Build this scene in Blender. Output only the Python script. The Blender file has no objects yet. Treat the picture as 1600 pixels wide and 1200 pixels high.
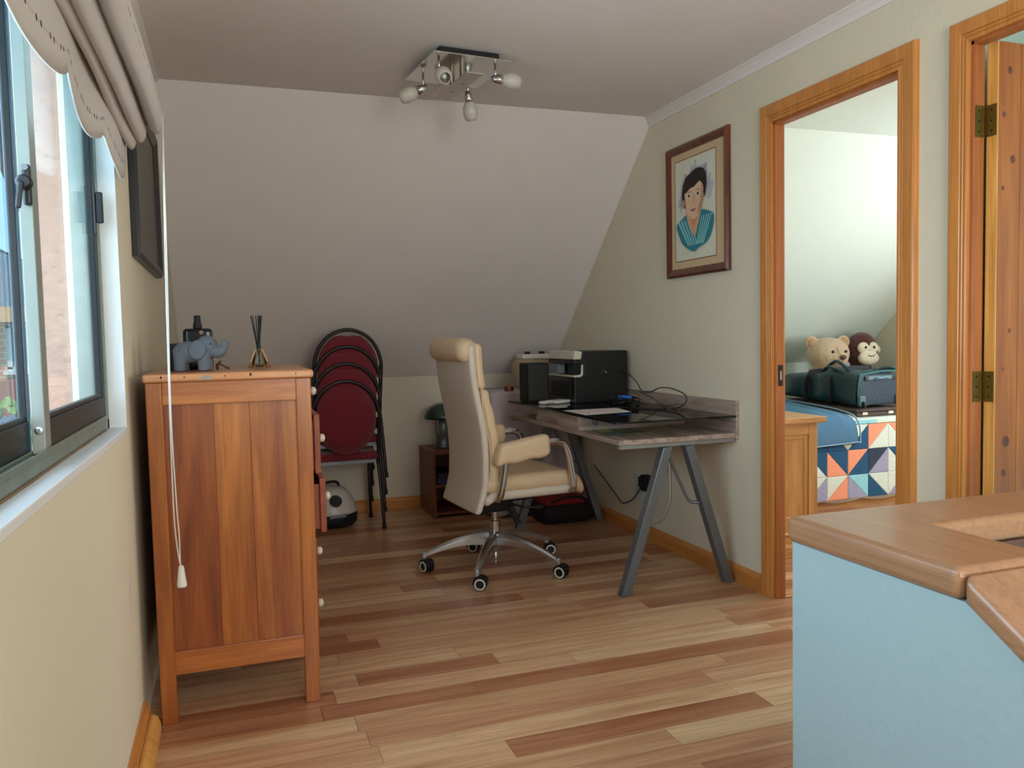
import bpy, bmesh, math, random
from mathutils import Vector, Matrix
PI = math.pi
C = bpy.context.scene.collection
random.seed(7)

# ------------------------------------------------------------------ camera, sky, light, exposure
cam_d = bpy.data.cameras.new('camera'); cam = bpy.data.objects.new('camera', cam_d); C.objects.link(cam)
Fw = Vector((0.32756268, 0.9431241, -0.05674167)); Rt = Vector((0.94401264, -0.32918542, -0.02184271)); Up = Vector((0.03927891, 0.04641, 0.99814993))
M = Matrix(((Rt.x, Up.x, -Fw.x, 0), (Rt.y, Up.y, -Fw.y, 0), (Rt.z, Up.z, -Fw.z, 1.16), (0, 0, 0, 1)))
cam.matrix_world = M
cam_d.sensor_width = 36; cam_d.lens = 36 * 1260.49 / 1600; cam_d.clip_start = 0.02; cam_d.clip_end = 200
bpy.context.scene.camera = cam
sc = bpy.context.scene
sc.view_settings.view_transform = 'Standard'; sc.view_settings.look = 'None'
sc.view_settings.exposure = 0.22; sc.view_settings.gamma = 1; sc.view_settings.use_curve_mapping = False

w = bpy.data.worlds.new('sky'); sc.world = w; w.use_nodes = True
nt = w.node_tree; bg = nt.nodes['Background']
tc = nt.nodes.new('ShaderNodeTexCoord'); sx = nt.nodes.new('ShaderNodeSeparateXYZ'); cr = nt.nodes.new('ShaderNodeValToRGB')
nt.links.new(tc.outputs['Generated'], sx.inputs[0]); nt.links.new(sx.outputs['Z'], cr.inputs[0]); nt.links.new(cr.outputs[0], bg.inputs['Color'])
cr.color_ramp.elements[0].position = 0.0; cr.color_ramp.elements[0].color = (0.42, 0.78, 0.95, 1)
cr.color_ramp.elements[1].position = 0.6; cr.color_ramp.elements[1].color = (0.16, 0.5, 0.95, 1)
bg.inputs['Strength'].default_value = 1.5

def area(name, loc, rot, sx_, sy_, power, col, portal=False):
    l = bpy.data.lights.new(name, 'AREA'); l.shape = 'RECTANGLE'; l.size = sx_; l.size_y = sy_; l.energy = power; l.color = col
    if portal: l.cycles.is_portal = True
    o = bpy.data.objects.new(name, l); C.objects.link(o); o.location = loc; o.rotation_euler = rot; return o
sun_d = bpy.data.lights.new('sun', 'SUN'); sun_d.energy = 2.8; sun_d.angle = 0.01; sun_d.color = (1, .95, .86)
sun = bpy.data.objects.new('sun', sun_d); C.objects.link(sun)
sun.rotation_euler = Vector((0.07, 0.75, -1.0)).to_track_quat('-Z', 'Y').to_euler()
# daylight just outside the side window, above the line of sight (open sky over the neighbours)
area('side_window_daylight', (-0.75, 1.25, 1.45), (0, math.radians(-75), 0), 1.0, 2.3, 38, (0.62, 0.85, 1.0))
# daylight through the window behind the camera
area('rear_window_daylight', (0.95, -1.35, 1.5), (math.radians(107), 0, math.radians(-32)), 1.2, 1.3, 46, (1.0, 0.93, 0.85))
# daylight through the bedroom window and from a lamp set inside the unseen third room
area('bedroom_window_daylight', (4.93, 2.95, 1.45), (0, math.radians(90), math.radians(-20)), 1.2, 1.2, 42, (0.98, 0.98, 1.0))
area('third_room_daylight', (4.2, 0.7, 1.5), (0, math.radians(90), 0), 1.2, 1.2, 5, (1.0, 0.96, 0.86))

# ------------------------------------------------------------------ materials
def lin(c):
    return tuple(((v / 255) / 12.92 if v / 255 <= 0.04045 else ((v / 255 + 0.055) / 1.055) ** 2.4) for v in c) + (1,)
MATS = {}
def mat(name, col, rough=0.6, metal=0.0, bump=0.0, bscale=60, var=0.0, vscale=6, sheen=0, coat=0, spec=None):
    if name in MATS: return MATS[name]
    m = bpy.data.materials.new(name); m.use_nodes = True; n = m.node_tree; b = n.nodes['Principled BSDF']
    c = lin(col); b.inputs['Base Color'].default_value = c; b.inputs['Roughness'].default_value = rough; b.inputs['Metallic'].default_value = metal
    if spec is not None: b.inputs['Specular IOR Level'].default_value = spec
    if coat: b.inputs['Coat Weight'].default_value = coat; b.inputs['Coat Roughness'].default_value = 0.15
    if sheen: b.inputs['Sheen Weight'].default_value = sheen
    tcn = n.nodes.new('ShaderNodeTexCoord')
    if var or True:
        no = n.nodes.new('ShaderNodeTexNoise'); no.inputs['Scale'].default_value = vscale; no.inputs['Detail'].default_value = 4
        n.links.new(tcn.outputs['Object'], no.inputs['Vector'])
        mx = n.nodes.new('ShaderNodeMix'); mx.data_type = 'RGBA'
        v = var or 0.03
        mx.inputs['A'].default_value = tuple(x * (1 - v) for x in c[:3]) + (1,); mx.inputs['B'].default_value = tuple(min(1, x * (1 + v)) for x in c[:3]) + (1,)
        n.links.new(no.outputs['Fac'], mx.inputs['Factor']); n.links.new(mx.outputs['Result'], b.inputs['Base Color'])
    if bump:
        n2 = n.nodes.new('ShaderNodeTexNoise'); n2.inputs['Scale'].default_value = bscale; n2.inputs['Detail'].default_value = 3
        n.links.new(tcn.outputs['Object'], n2.inputs['Vector'])
        bp = n.nodes.new('ShaderNodeBump'); bp.inputs['Strength'].default_value = bump; bp.inputs['Distance'].default_value = 0.004 if bscale > 30 else 0.012
        n.links.new(n2.outputs['Fac'], bp.inputs['Height']); n.links.new(bp.outputs['Normal'], b.inputs['Normal'])
    MATS[name] = m; return m
def wood(name, c1, c2, axis='z', scale=1.0, rough=0.4, stretch=14, rand=None, knots=None, coat=0.0, bump=0.05, contrast=(0.3, 0.7)):
    """grain stretched along an axis; rand = list of colour pairs picked per object"""
    if name in MATS: return MATS[name]
    m = bpy.data.materials.new(name); m.use_nodes = True; n = m.node_tree; b = n.nodes['Principled BSDF']
    b.inputs['Roughness'].default_value = rough
    if coat: b.inputs['Coat Weight'].default_value = coat; b.inputs['Coat Roughness'].default_value = 0.2
    tcn = n.nodes.new('ShaderNodeTexCoord'); mp = n.nodes.new('ShaderNodeMapping')
    s = [stretch * scale] * 3; s['xyz'.index(axis)] = scale
    mp.inputs['Scale'].default_value = s
    oi = n.nodes.new('ShaderNodeObjectInfo'); ad = n.nodes.new('ShaderNodeVectorMath'); ad.operation = 'ADD'
    mu = n.nodes.new('ShaderNodeMath'); mu.operation = 'MULTIPLY'; mu.inputs[1].default_value = 37.0
    n.links.new(oi.outputs['Random'], mu.inputs[0])
    n.links.new(tcn.outputs['Object'], ad.inputs[0]); n.links.new(mu.outputs[0], ad.inputs[1]); n.links.new(ad.outputs[0], mp.inputs['Vector'])
    no = n.nodes.new('ShaderNodeTexNoise'); no.inputs['Scale'].default_value = 1.0; no.inputs['Detail'].default_value = 6; no.inputs['Roughness'].default_value = 0.6; no.inputs['Distortion'].default_value = 0.6
    n.links.new(mp.outputs[0], no.inputs['Vector'])
    r = n.nodes.new('ShaderNodeValToRGB'); r.color_ramp.elements[0].position = contrast[0]; r.color_ramp.elements[1].position = contrast[1]
    r.color_ramp.elements[0].color = lin(c1); r.color_ramp.elements[1].color = lin(c2)
    n.links.new(no.outputs['Fac'], r.inputs[0]); out = r.outputs[0]
    # fine pores
    mp2 = n.nodes.new('ShaderNodeMapping'); s2 = [160.0] * 3; s2['xyz'.index(axis)] = 5.0; mp2.inputs['Scale'].default_value = s2
    n.links.new(ad.outputs[0], mp2.inputs['Vector']); nf = n.nodes.new('ShaderNodeTexNoise'); nf.inputs['Scale'].default_value = 1.0; nf.inputs['Detail'].default_value = 3
    n.links.new(mp2.outputs[0], nf.inputs['Vector'])
    mr = n.nodes.new('ShaderNodeMapRange'); mr.inputs['From Min'].default_value = 0.35; mr.inputs['From Max'].default_value = 0.65; mr.inputs['To Min'].default_value = 0.86; mr.inputs['To Max'].default_value = 1.08
    n.links.new(nf.outputs['Fac'], mr.inputs[0])
    if rand:
        rr = n.nodes.new('ShaderNodeValToRGB'); rr.color_ramp.interpolation = 'CONSTANT'
        el = rr.color_ramp.elements; el[0].position = 0; el[0].color = lin(rand[0])
        for i, c in enumerate(rand[1:]):
            e = el.new((i + 1) / len(rand)) if i + 1 < len(rand) - 0 and i > 0 else (el[1] if i == 0 else None)
            e.position = (i + 1) / len(rand); e.color = lin(c)
        n.links.new(oi.outputs['Random'], rr.inputs[0])
        mm = n.nodes.new('ShaderNodeMix'); mm.data_type = 'RGBA'; mm.blend_type = 'MULTIPLY'; mm.inputs['Factor'].default_value = 1
        n.links.new(out, mm.inputs['A']); n.links.new(rr.outputs[0], mm.inputs['B']); out = mm.outputs['Result']
    m3 = n.nodes.new('ShaderNodeMix'); m3.data_type = 'RGBA'; m3.blend_type = 'MULTIPLY'; m3.inputs['Factor'].default_value = 1
    n.links.new(out, m3.inputs['A']); n.links.new(mr.outputs[0], m3.inputs['B']); out = m3.outputs['Result']
    if knots:
        vo = n.nodes.new('ShaderNodeTexVoronoi'); vo.inputs['Scale'].default_value = knots
        mpk = n.nodes.new('ShaderNodeMapping'); sk = [1.6] * 3; sk['xyz'.index(axis)] = 1.0; mpk.inputs['Scale'].default_value = sk
        n.links.new(tcn.outputs['Object'], mpk.inputs['Vector']); n.links.new(mpk.outputs[0], vo.inputs['Vector'])
        kr = n.nodes.new('ShaderNodeMapRange'); kr.inputs['From Min'].default_value = 0.05; kr.inputs['From Max'].default_value = 0.16; kr.inputs['To Min'].default_value = 0.3; kr.inputs['To Max'].default_value = 1.0
        n.links.new(vo.outputs['Distance'], kr.inputs[0])
        m4 = n.nodes.new('ShaderNodeMix'); m4.data_type = 'RGBA'; m4.blend_type = 'MULTIPLY'; m4.inputs['Factor'].default_value = 1
        n.links.new(out, m4.inputs['A']); n.links.new(kr.outputs[0], m4.inputs['B']); out = m4.outputs['Result']
    n.links.new(out, b.inputs['Base Color'])
    if bump:
        bp = n.nodes.new('ShaderNodeBump'); bp.inputs['Strength'].default_value = bump; bp.inputs['Distance'].default_value = 0.002
        n.links.new(nf.outputs['Fac'], bp.inputs['Height']); n.links.new(bp.outputs['Normal'], b.inputs['Normal'])
    MATS[name] = m; return m
def glass(name, tint=(1, 1, 1), alpha=0.9, rough=0.0):
    if name in MATS: return MATS[name]
    m = bpy.data.materials.new(name); m.use_nodes = True; n = m.node_tree; n.nodes.remove(n.nodes['Principled BSDF'])
    t = n.nodes.new('ShaderNodeBsdfTransparent'); t.inputs[0].default_value = tint + (1,)
    g = n.nodes.new('ShaderNodeBsdfGlossy'); g.inputs['Roughness'].default_value = rough
    f = n.nodes.new('ShaderNodeFresnel'); f.inputs[0].default_value = 1.45
    mr = n.nodes.new('ShaderNodeMath'); mr.operation = 'MULTIPLY'; mr.inputs[1].default_value = alpha
    mx = n.nodes.new('ShaderNodeMixShader'); n.links.new(f.outputs[0], mr.inputs[0]); n.links.new(mr.outputs[0], mx.inputs[0]); n.links.new(t.outputs[0], mx.inputs[1]); n.links.new(g.outputs[0], mx.inputs[2])
    n.links.new(mx.outputs[0], n.nodes['Material Output'].inputs[0]); MATS[name] = m; return m

WALLP = mat('cream_wall_paint', (226, 216, 192), 0.75, bump=0.25, bscale=90)
WHITEP = mat('white_ceiling_paint', (238, 230, 227), 0.8, bump=0.1, bscale=90)
BEDP = mat('pale_bedroom_paint', (222, 232, 222), 0.8, bump=0.1, bscale=90)
PARP = mat('parapet_plaster', (150, 168, 170), 0.7, bump=0.35, bscale=55)  # blue light of the side window is partly put into this colour
WWHITE = mat('white_gloss_paint', (235, 238, 238), 0.4)
TRIMW = {a: wood('varnished_trim_' + a, (198, 124, 58), (218, 146, 74), a, 1.2, 0.32, 14, coat=0.3) for a in 'xyz'}
DRESS = wood('dresser_wood', (132, 62, 22), (188, 112, 46), 'z', 1.3, 0.33, 12, coat=0.35)
DRESSX = wood('dresser_wood_across', (148, 74, 30), (194, 118, 54), 'x', 2.0, 0.33, 9, coat=0.35)
DRESSY = wood('dresser_top_wood', (182, 112, 64), (212, 148, 98), 'x', 2.0, 0.33, 9, coat=0.25)
DRED = wood('dresser_red_board', (100, 40, 18), (172, 92, 38), 'z', 1.5, 0.33, 10, coat=0.35)
DDRAW = wood('dresser_drawer_wood', (128, 56, 34), (160, 80, 50), 'y', 2.0, 0.4, 9)
PLANK = wood('laminate_planks', (196, 156, 128), (255, 248, 234), 'x', 1.1, 0.30, 22,
             rand=[(226, 194, 162), (214, 172, 142), (236, 210, 178), (196, 148, 118), (222, 186, 154), (232, 202, 170), (190, 138, 108), (226, 188, 158)], coat=0.15, contrast=(0.25, 0.75))
GREYW = wood('greyed_desk_wood', (120, 98, 88), (196, 176, 162), 'y', 2.5, 0.5, 10)
PINE = wood('knotty_pine', (152, 78, 26), (186, 106, 40), 'z', 1.4, 0.42, 12)
PINEE = wood('pine_edge', (206, 140, 62), (232, 172, 92), 'z', 2.5, 0.35, 16)
CAPW = wood('cap_wood', (142, 100, 70), (156, 114, 82), 'y', 1.2, 0.36, 5, coat=0.3)
OAK = wood('cabinet_oak', (186, 122, 62), (220, 162, 98), 'z', 2.0, 0.35, 12, coat=0.2)
OAKX = wood('cabinet_oak_across', (190, 128, 68), (228, 172, 110), 'x', 2.0, 0.35, 12, coat=0.2)
REDW = wood('red_brown_board', (104, 50, 32), (130, 68, 44), 'z', 2.0, 0.45, 8)
ALU = mat('window_aluminium', (146, 152, 146), 0.45, 0.2)
ALUD = mat('dark_window_aluminium', (36, 44, 44), 0.5, 0.0)
BLACK = mat('black_plastic', (16, 17, 19), 0.35)
BLACKM = mat('matt_black_plastic', (20, 20, 22), 0.65)
CHROME = mat('chrome', (205, 205, 205), 0.12, 1.0)
STEEL = mat('brushed_steel', (206, 210, 216), 0.28, 1.0)
GREYM = mat('grey_painted_steel', (120, 124, 130), 0.38, 0.6)
BRASS = mat('aged_brass', (130, 108, 50), 0.4, 0.9, var=0.2, vscale=40)
LEATH = mat('cream_leather', (222, 192, 156), 0.45, bump=0.25, bscale=120, var=0.05)
LEATHB = mat('pale_leather_shell', (216, 202, 184), 0.5, bump=0.15, bscale=120)
BURG = mat('burgundy_fabric', (122, 26, 42), 0.9, bump=0.4, bscale=400, sheen=0.3)
FRAMEC = mat('dark_chair_tube', (52, 46, 46), 0.4, 0.5)
WPLAS = mat('white_plastic', (226, 224, 216), 0.4)
CREAMP = mat('cream_plastic', (214, 210, 188), 0.45)
GLS = glass('window_glass', alpha=.4)

# ------------------------------------------------------------------ helpers
def link(o, parent=None):
    C.objects.link(o)
    if parent: o.parent = parent
    return o
def fin(name, bm, m, parent=None, smooth=False, bevel=0, sub=0, world=True, seg=2):
    """one mesh object; coordinates are world unless world=False (local to the parent)"""
    bmesh.ops.recalc_face_normals(bm, faces=bm.faces[:])
    me = bpy.data.meshes.new(name); 
    if parent is not None and world:
        p = parent; off = Vector((0, 0, 0))
        while p is not None: off += Vector(p.location); p = p.parent
        bmesh.ops.translate(bm, verts=bm.verts[:], vec=-off)
    bm.to_mesh(me); bm.free()
    for mm in (m if isinstance(m, (list, tuple)) else [m]): me.materials.append(mm)
    if smooth: me.shade_smooth()
    o = bpy.data.objects.new(name, me); link(o, parent)
    if bevel:
        b = o.modifiers.new('bevel', 'BEVEL'); b.width = bevel; b.segments = seg; b.limit_method = 'ANGLE'; b.angle_limit = 0.6
    if sub:
        s = o.modifiers.new('subsurf', 'SUBSURF'); s.levels = sub; s.render_levels = sub
    return o
def tag(o, label=None, cat=None, group=None, kind=None):
    if label: o['label'] = label
    if cat: o['category'] = cat
    if group: o['group'] = group
    if kind: o['kind'] = kind
    return o
def thing(name, label, cat, loc=(0, 0, 0), rz=0, group=None, kind=None):
    o = bpy.data.objects.new(name, None); o.empty_display_size = 0.05; C.objects.link(o); o.location = loc; o.rotation_euler = (0, 0, rz)
    return tag(o, label, cat, group, kind)
def box(bm, x0, x1, y0, y1, z0, z1, mi=0):
    v = [bm.verts.new((x, y, z)) for x in (x0, x1) for y in (y0, y1) for z in (z0, z1)]
    fs = [bm.faces.new([v[i] for i in q]) for q in ((0, 1, 3, 2), (4, 6, 7, 5), (0, 4, 5, 1), (2, 3, 7, 6), (0, 2, 6, 4), (1, 5, 7, 3))]
    for f in fs: f.material_index = mi
    return v
def nb(): return bmesh.new()
def bx(name, m, parent, *b, bevel=0.002, world=True, seg=2):
    bm = nb(); box(bm, *b); return fin(name, bm, m, parent, bevel=bevel, world=world, seg=seg)
def prism(bm, pts, axis, a, b):
    """pts in the two other axes (cyclic order y,z / x,z / x,y)"""
    def P(p, t): return {'x': (t, p[0], p[1]), 'y': (p[0], t, p[1]), 'z': (p[0], p[1], t)}[axis]
    A = [bm.verts.new(P(p, a)) for p in pts]; B = [bm.verts.new(P(p, b)) for p in pts]
    bm.faces.new(A); bm.faces.new(B[::-1]); n = len(pts)
    for i in range(n): bm.faces.new([A[i], B[i], B[(i + 1) % n], A[(i + 1) % n]])
def frames(pts, closed=False):
    pts = [Vector(p) for p in pts]; n = len(pts); out = []; up = None
    for i, p in enumerate(pts):
        if closed: t = pts[(i + 1) % n] - pts[i - 1]
        else: t = pts[min(i + 1, n - 1)] - pts[max(i - 1, 0)]
        t.normalize()
        if up is None:
            up = Vector((0, 0, 1)) if abs(t.z) < 0.9 else Vector((0, 1, 0))
        s = t.cross(up); s.normalize(); u = s.cross(t); u.normalize(); up = u
        out.append((p, s, u))
    return out
def tube(bm, pts, r, n=8, closed=False, sec=None):
    fr = frames(pts, closed); rings = []
    for i, (p, s, u) in enumerate(fr):
        rr = r[i] if isinstance(r, (list, tuple)) else r
        if sec: ring = [bm.verts.new(p + s * a + u * b) for a, b in sec]
        else: ring = [bm.verts.new(p + s * math.cos(2 * PI * k / n) * rr + u * math.sin(2 * PI * k / n) * rr) for k in range(n)]
        rings.append(ring)
    m = len(rings[0]); N = len(rings)
    for i in range(N if closed else N - 1):
        A = rings[i]; B = rings[(i + 1) % N]
        for k in range(m): bm.faces.new([A[k], A[(k + 1) % m], B[(k + 1) % m], B[k]])
    if not closed: bm.faces.new(rings[0][::-1]); bm.faces.new(rings[-1])
def spline(pts, n=8):
    P = [Vector(p) for p in pts]; P = [2 * P[0] - P[1]] + P + [2 * P[-1] - P[-2]]; out = []
    for i in range(1, len(P) - 2):
        for k in range(n):
            t = k / n; a, b, c, d = P[i - 1:i + 3]
            out.append(0.5 * ((2 * b) + (c - a) * t + (2 * a - 5 * b + 4 * c - d) * t * t + (3 * b - a - 3 * c + d) * t ** 3))
    out.append(P[-2]); return out
def bar(bm, p0, p1, w, h, side=None):
    p0 = Vector(p0); p1 = Vector(p1); t = (p1 - p0).normalized(); s = Vector(side) if side else t.cross(Vector((0, 0, 1)))
    s = (s - t * s.dot(t)).normalized(); u = s.cross(t)
    v = [bm.verts.new(p + s * a * w / 2 + u * b * h / 2) for p in (p0, p1) for a, b in ((-1, -1), (1, -1), (1, 1), (-1, 1))]
    for q in ((3, 2, 1, 0), (4, 5, 6, 7), (0, 1, 5, 4), (1, 2, 6, 5), (2, 3, 7, 6), (3, 0, 4, 7)): bm.faces.new([v[i] for i in q])
def lathe(bm, prof, c=(0, 0, 0), n=24, M=None, cap=True):
    rings = []
    for r, z in prof:
        ring = []
        for k in range(n):
            p = Vector((r * math.cos(2 * PI * k / n), r * math.sin(2 * PI * k / n), z))
            if M: p = M @ p
            ring.append(bm.verts.new(p + Vector(c)))
        rings.append(ring)
    for A, B in zip(rings, rings[1:]):
        for k in range(n): bm.faces.new([A[k], A[(k + 1) % n], B[(k + 1) % n], B[k]])
    if cap: bm.faces.new(rings[0][::-1]); bm.faces.new(rings[-1])
def orient(d):  # rotation taking +Z to d
    return Vector((0, 0, 1)).rotation_difference(Vector(d).normalized()).to_matrix()
def ell(bm, c, r, rot=None, u=16, v=10, mi=0):
    M_ = Matrix.Translation(Vector(c)) @ (rot.to_4x4() if rot else Matrix()) @ Matrix.Diagonal(Vector(tuple(r) + (1,)))
    g = bmesh.ops.create_uvsphere(bm, u_segments=u, v_segments=v, radius=1, matrix=M_)
    for f in {f for vv in g['verts'] for f in vv.link_faces}: f.material_index = mi
def rbox(bm, c, size, r, cuts=10, fn=None, rot=None):
    """soft box: rounded rim, then bent by fn"""
    h = [v / 2 for v in size]; r = min(r, min(h)); ax = []
    for v in h:
        rim = [-v, -v + r * .12, -v + r * .35, -v + r * .65]; inner = v - r; k = max(1, round(cuts * inner / max(h)))
        mid = [-inner + 2 * inner * i / k for i in range(k + 1)] if inner > 1e-6 else [0]
        ax.append(rim + mid + [-q for q in rim[::-1]])
    vd = {}; idx = [len(a) - 1 for a in ax]
    def V(i, j, k):
        key = (i, j, k)
        if key not in vd:
            p = Vector((ax[0][i], ax[1][j], ax[2][k])); q = Vector([max(-(h[m] - r), min(h[m] - r, p[m])) for m in range(3)]); d = p - q
            if d.length > 1e-9: p = q + d.normalized() * r
            if fn: p = Vector(fn(p))
            if rot: p = rot @ p
            vd[key] = bm.verts.new(p + Vector(c))
        return vd[key]
    for m in range(3):
        u, w_ = (m + 1) % 3, (m + 2) % 3
        for e in (0, idx[m]):
            for i in range(idx[u]):
                for j in range(idx[w_]):
                    f = []
                    for di, dj in ((0, 0), (1, 0), (1, 1), (0, 1)):
                        k = [0, 0, 0]; k[m] = e; k[u] = i + di; k[w_] = j + dj; f.append(V(*k))
                    bm.faces.new(f)
def wallmesh(bm, x0, x1, rects):
    for (y0, y1, z0, z1) in rects: box(bm, x0, x1, y0, y1, z0, z1)
def copy_tree(o, parent=None):
    c = o.copy(); C.objects.link(c)
    if parent: c.parent = parent
    for ch in list(o.children): copy_tree(ch, c)
    return c
def remesh(o, v=0.006, smooth=4):
    m = o.modifiers.new('remesh', 'REMESH'); m.mode = 'VOXEL'; m.voxel_size = v; m.use_smooth_shade = True
    s = o.modifiers.new('smooth', 'SMOOTH'); s.iterations = smooth; s.factor = 0.6

# ------------------------------------------------------------------ room shell
XL, XR, XR2, ZC, YC, YK, ZK, XG, YF = -0.29, 2.204, 2.240, 2.335, 3.93, 5.48, 0.91, 4.99, -1.6
def S(name, bm, m, bevel=0):
    return tag(fin(name, bm, m, bevel=bevel), kind='structure')
# floor with single planks
bm = nb(); box(bm, XL - .1, 1.03, YF, YK + .1, -0.12, -0.012); box(bm, 1.03, XG + .1, 1.11, YK + .1, -0.12, -0.012)
floor = S('floor', bm, mat('dark_floor_joint', (70, 48, 36), 0.8))
def plank_run(x0, x1, y, wd, rng):
    x = x0 - rng.uniform(0, .7)
    while x < x1:
        L = rng.choice([0.5, .7, .85, 1.0, 1.15, 1.3]) 
        a, b = max(x, x0), min(x + L, x1)
        if b - a > 0.02:
            bm = nb(); box(bm, 0, b - a - .0012, 0, wd - .0012, -0.0115, 0)
            o = fin('plank', bm, PLANK, floor, world=False); o.location = (a, y, 0)
        x += L
rng = random.Random(3)
y = 0.9 - .105 * 2; WD = 0.105
while y < YK:
    plank_run(XL, (XR if not 2.2 < y < 2.85 else XG) if y > 1.1 else 1.02, y, WD, rng)
    y += WD
y = 2.15
while y < 4.4:                                       # bedroom
    if not 2.2 < y < 2.85: plank_run(XR2, XG, y, WD, rng)
    y += WD
bm = nb(); box(bm, XL, 1.02, YF, 0.69, -0.011, 0); S('floor', bm, wood('laminate_far', (176, 138, 108), (230, 200, 170), 'x', 2.2, 0.4, 12))
# left wall with the sliding window opening
WY0, WY1, WZ0, WZ1 = 0.15, 2.54, 0.93, 2.15
bm = nb(); wallmesh(bm, XL - .13, XL, [(YF, WY0, 0, ZC), (WY0, WY1, 0, WZ0 - .02), (WY0, WY1, WZ1, ZC), (WY1, YC, 0, ZC)])
prism(bm, [(YC, 0), (YK, 0), (YK, ZK), (YC, ZC)], 'x', XL - .13, XL)
S('wall_left', bm, WALLP)
# right wall with two door openings
D1a, D1b, D2a, D2b, DZ = 2.215, 2.90, 1.22, 1.935, 2.045
bm = nb(); wallmesh(bm, XR, XR2, [(YF, D2a, 0, ZC), (D2a, D2b, DZ, ZC), (D2b, D1a, 0, ZC), (D1a, D1b, DZ, ZC), (D1b, YC, 0, ZC)])
prism(bm, [(YC, 0), (YK, 0), (YK, ZK), (YC, ZC)], 'x', XR, XR2)
S('wall_right', bm, WALLP)
bm = nb(); box(bm, XL - .13, XR2 - .02, YK, YK + .1, 0, ZK + .05); S('wall_back', bm, mat('knee_wall_paint', (226, 216, 196), .8, bump=.1))
bm = nb(); box(bm, XR2 - .02, XG + .1, YK, YK + .1, 0, ZK + .05); S('wall_bedroom_back', bm, BEDP)
def slope(name, x0, x1, m):
    bm = nb(); dy, dz = YK - YC, ZK - ZC; L = math.hypot(dy, dz); ny, nz = -dz / L * .08, dy / L * .08
    prism(bm, [(YC, ZC), (YK, ZK), (YK + ny, ZK + nz), (YC + ny, ZC + nz)], 'x', x0, x1); S(name, bm, m)
slope('wall_slope', XL - .13, XR2 - .02, WHITEP); slope('wall_bedroom_slope', XR2 - .02, XG + .1, BEDP)
bm = nb(); box(bm, XL - .13, XR2 - .02, YF, YC + .05, ZC, ZC + .08); S('ceiling', bm, WHITEP)
bm = nb(); box(bm, XR2 - .02, XG + .1, YF, YC + .05, ZC, ZC + .08); S('ceiling', bm, BEDP)
bm = nb()  # wall behind the camera, window opening in it
for b in ((XL, 0.0, 0, ZC), (2.0, XR, 0, ZC), (0, 2, 0, .8), (0, 2, 2.1, ZC)): box(bm, b[0], b[1], YF - .1, YF, b[2], b[3])
S('wall_front', bm, WALLP)
bm = nb()  # gable of the bedroom and third room
wallmesh(bm, XG, XG + .1, [(YF, 2.7, 0, ZC), (2.7, 3.9, 0, .8), (2.7, 3.9, 2.1, ZC)])
prism(bm, [(3.9, 0), (YK, 0), (YK, ZK), (YC, ZC), (3.9, ZC)], 'x', XG, XG + .1); S('wall_gable', bm, WALLP)
bm = nb(); box(bm, XR2, XG, 2.04, 2.10, 0, ZC); S('wall_divider', bm, mat('third_room_paint', (214, 222, 206), .8))
# plaster in the stairwell
bm = nb(); box(bm, 1.03, XG, YF, 1.11, -2.3, -2.2); box(bm, 1.0, 1.03, YF, 1.11, -2.2, -0.12); S('wall_stairwell', bm, WALLP)
# baseboards and cornice
BBP = [(0, 0), (0.016, 0), (0.016, .06), (.010, .072), (.004, .082), (0, .082)]
bm = nb(); prism(bm, [(XR - a, b) for a, b in BBP], 'y', 2.98, YK); S('baseboard_right', bm, TRIMW['y'], .001)
bm = nb(); prism(bm, [(YK - a, b) for a, b in BBP], 'x', XL, XR - .016); S('baseboard_back', bm, TRIMW['x'], .001)
bm = nb(); prism(bm, [(XL + a * 1.2, b * 1.12) for a, b in BBP], 'y', YF, 2.62); S('baseboard_left', bm, TRIMW['y'], .001)
bm = nb(); prism(bm, [(XL + .02 + a, b) for a, b in [(0, 0), (.028, 0), (.028, .03), (.02, .05), (.008, .058), (0, .058)]], 'y', YF, 2.59); S('trim_1', bm, PINEE, .001)
COR = [(0, 0), (.045, 0), (.045, -.006), (.034, -.012), (.014, -.03), (.008, -.045), (0, -.045)]
bm = nb(); prism(bm, [(XR - a, ZC + b) for a, b in COR], 'y', YF, YC + .03); S('trim_2', bm, WHITEP)
bm = nb(); prism(bm, [(XL + a * .8, ZC + b * .8) for a, b in COR], 'y', YF, YC + .03); S('trim_3', bm, WHITEP)

# ------------------------------------------------------------------ doors
CP = [(0, 0), (0, .016), (.004, .018), (.010, .018), (.013, .014), (.016, .018), (.021, .018), (.024, .014), (.027, .019), (.062, .021), (.068, .018), (.070, .010), (.070, 0)]
def casing(root, ya, yb, side, width=1.0):
    """mitred moulded surround of an opening, swept from floor to floor"""
    x = XR if side < 0 else XR2
    bm = nb(); rows = []
    for a, b in CP:
        a *= width
        rows.append([bm.verts.new(p) for p in ((x + side * b, yb + a, 0), (x + side * b, yb + a, DZ + a), (x + side * b, ya - a, DZ + a), (x + side * b, ya - a, 0))])
    for A, B in zip(rows, rows[1:] + rows[:1]):
        for k in range(3): bm.faces.new([A[k], A[k + 1], B[k + 1], B[k]])
    bm.faces.new([r[0] for r in rows]); bm.faces.new([r[3] for r in rows][::-1])
    return fin('casing', bm, TRIMW['z'], root)
def jamb(root, ya, yb):
    bm = nb()
    box(bm, XR - .004, XR2 + .004, yb - .012, yb + .002, 0, DZ); box(bm, XR - .004, XR2 + .004, ya - .002, ya + .012, 0, DZ); box(bm, XR - .004, XR2 + .004, ya, yb, DZ - .012, DZ + .002)
    fin('jamb', bm, wood('jamb_wood', (164, 92, 48), (188, 114, 62), 'z', 1.2, .35, 16), root, bevel=.001)
d1 = thing('door_1', None, None, (XR, 2.55, 0), kind='structure'); casing(d1, D1a, D1b, -1, 1.12); casing(d1, D1a, D1b, 1); jamb(d1, D1a, D1b)
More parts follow.
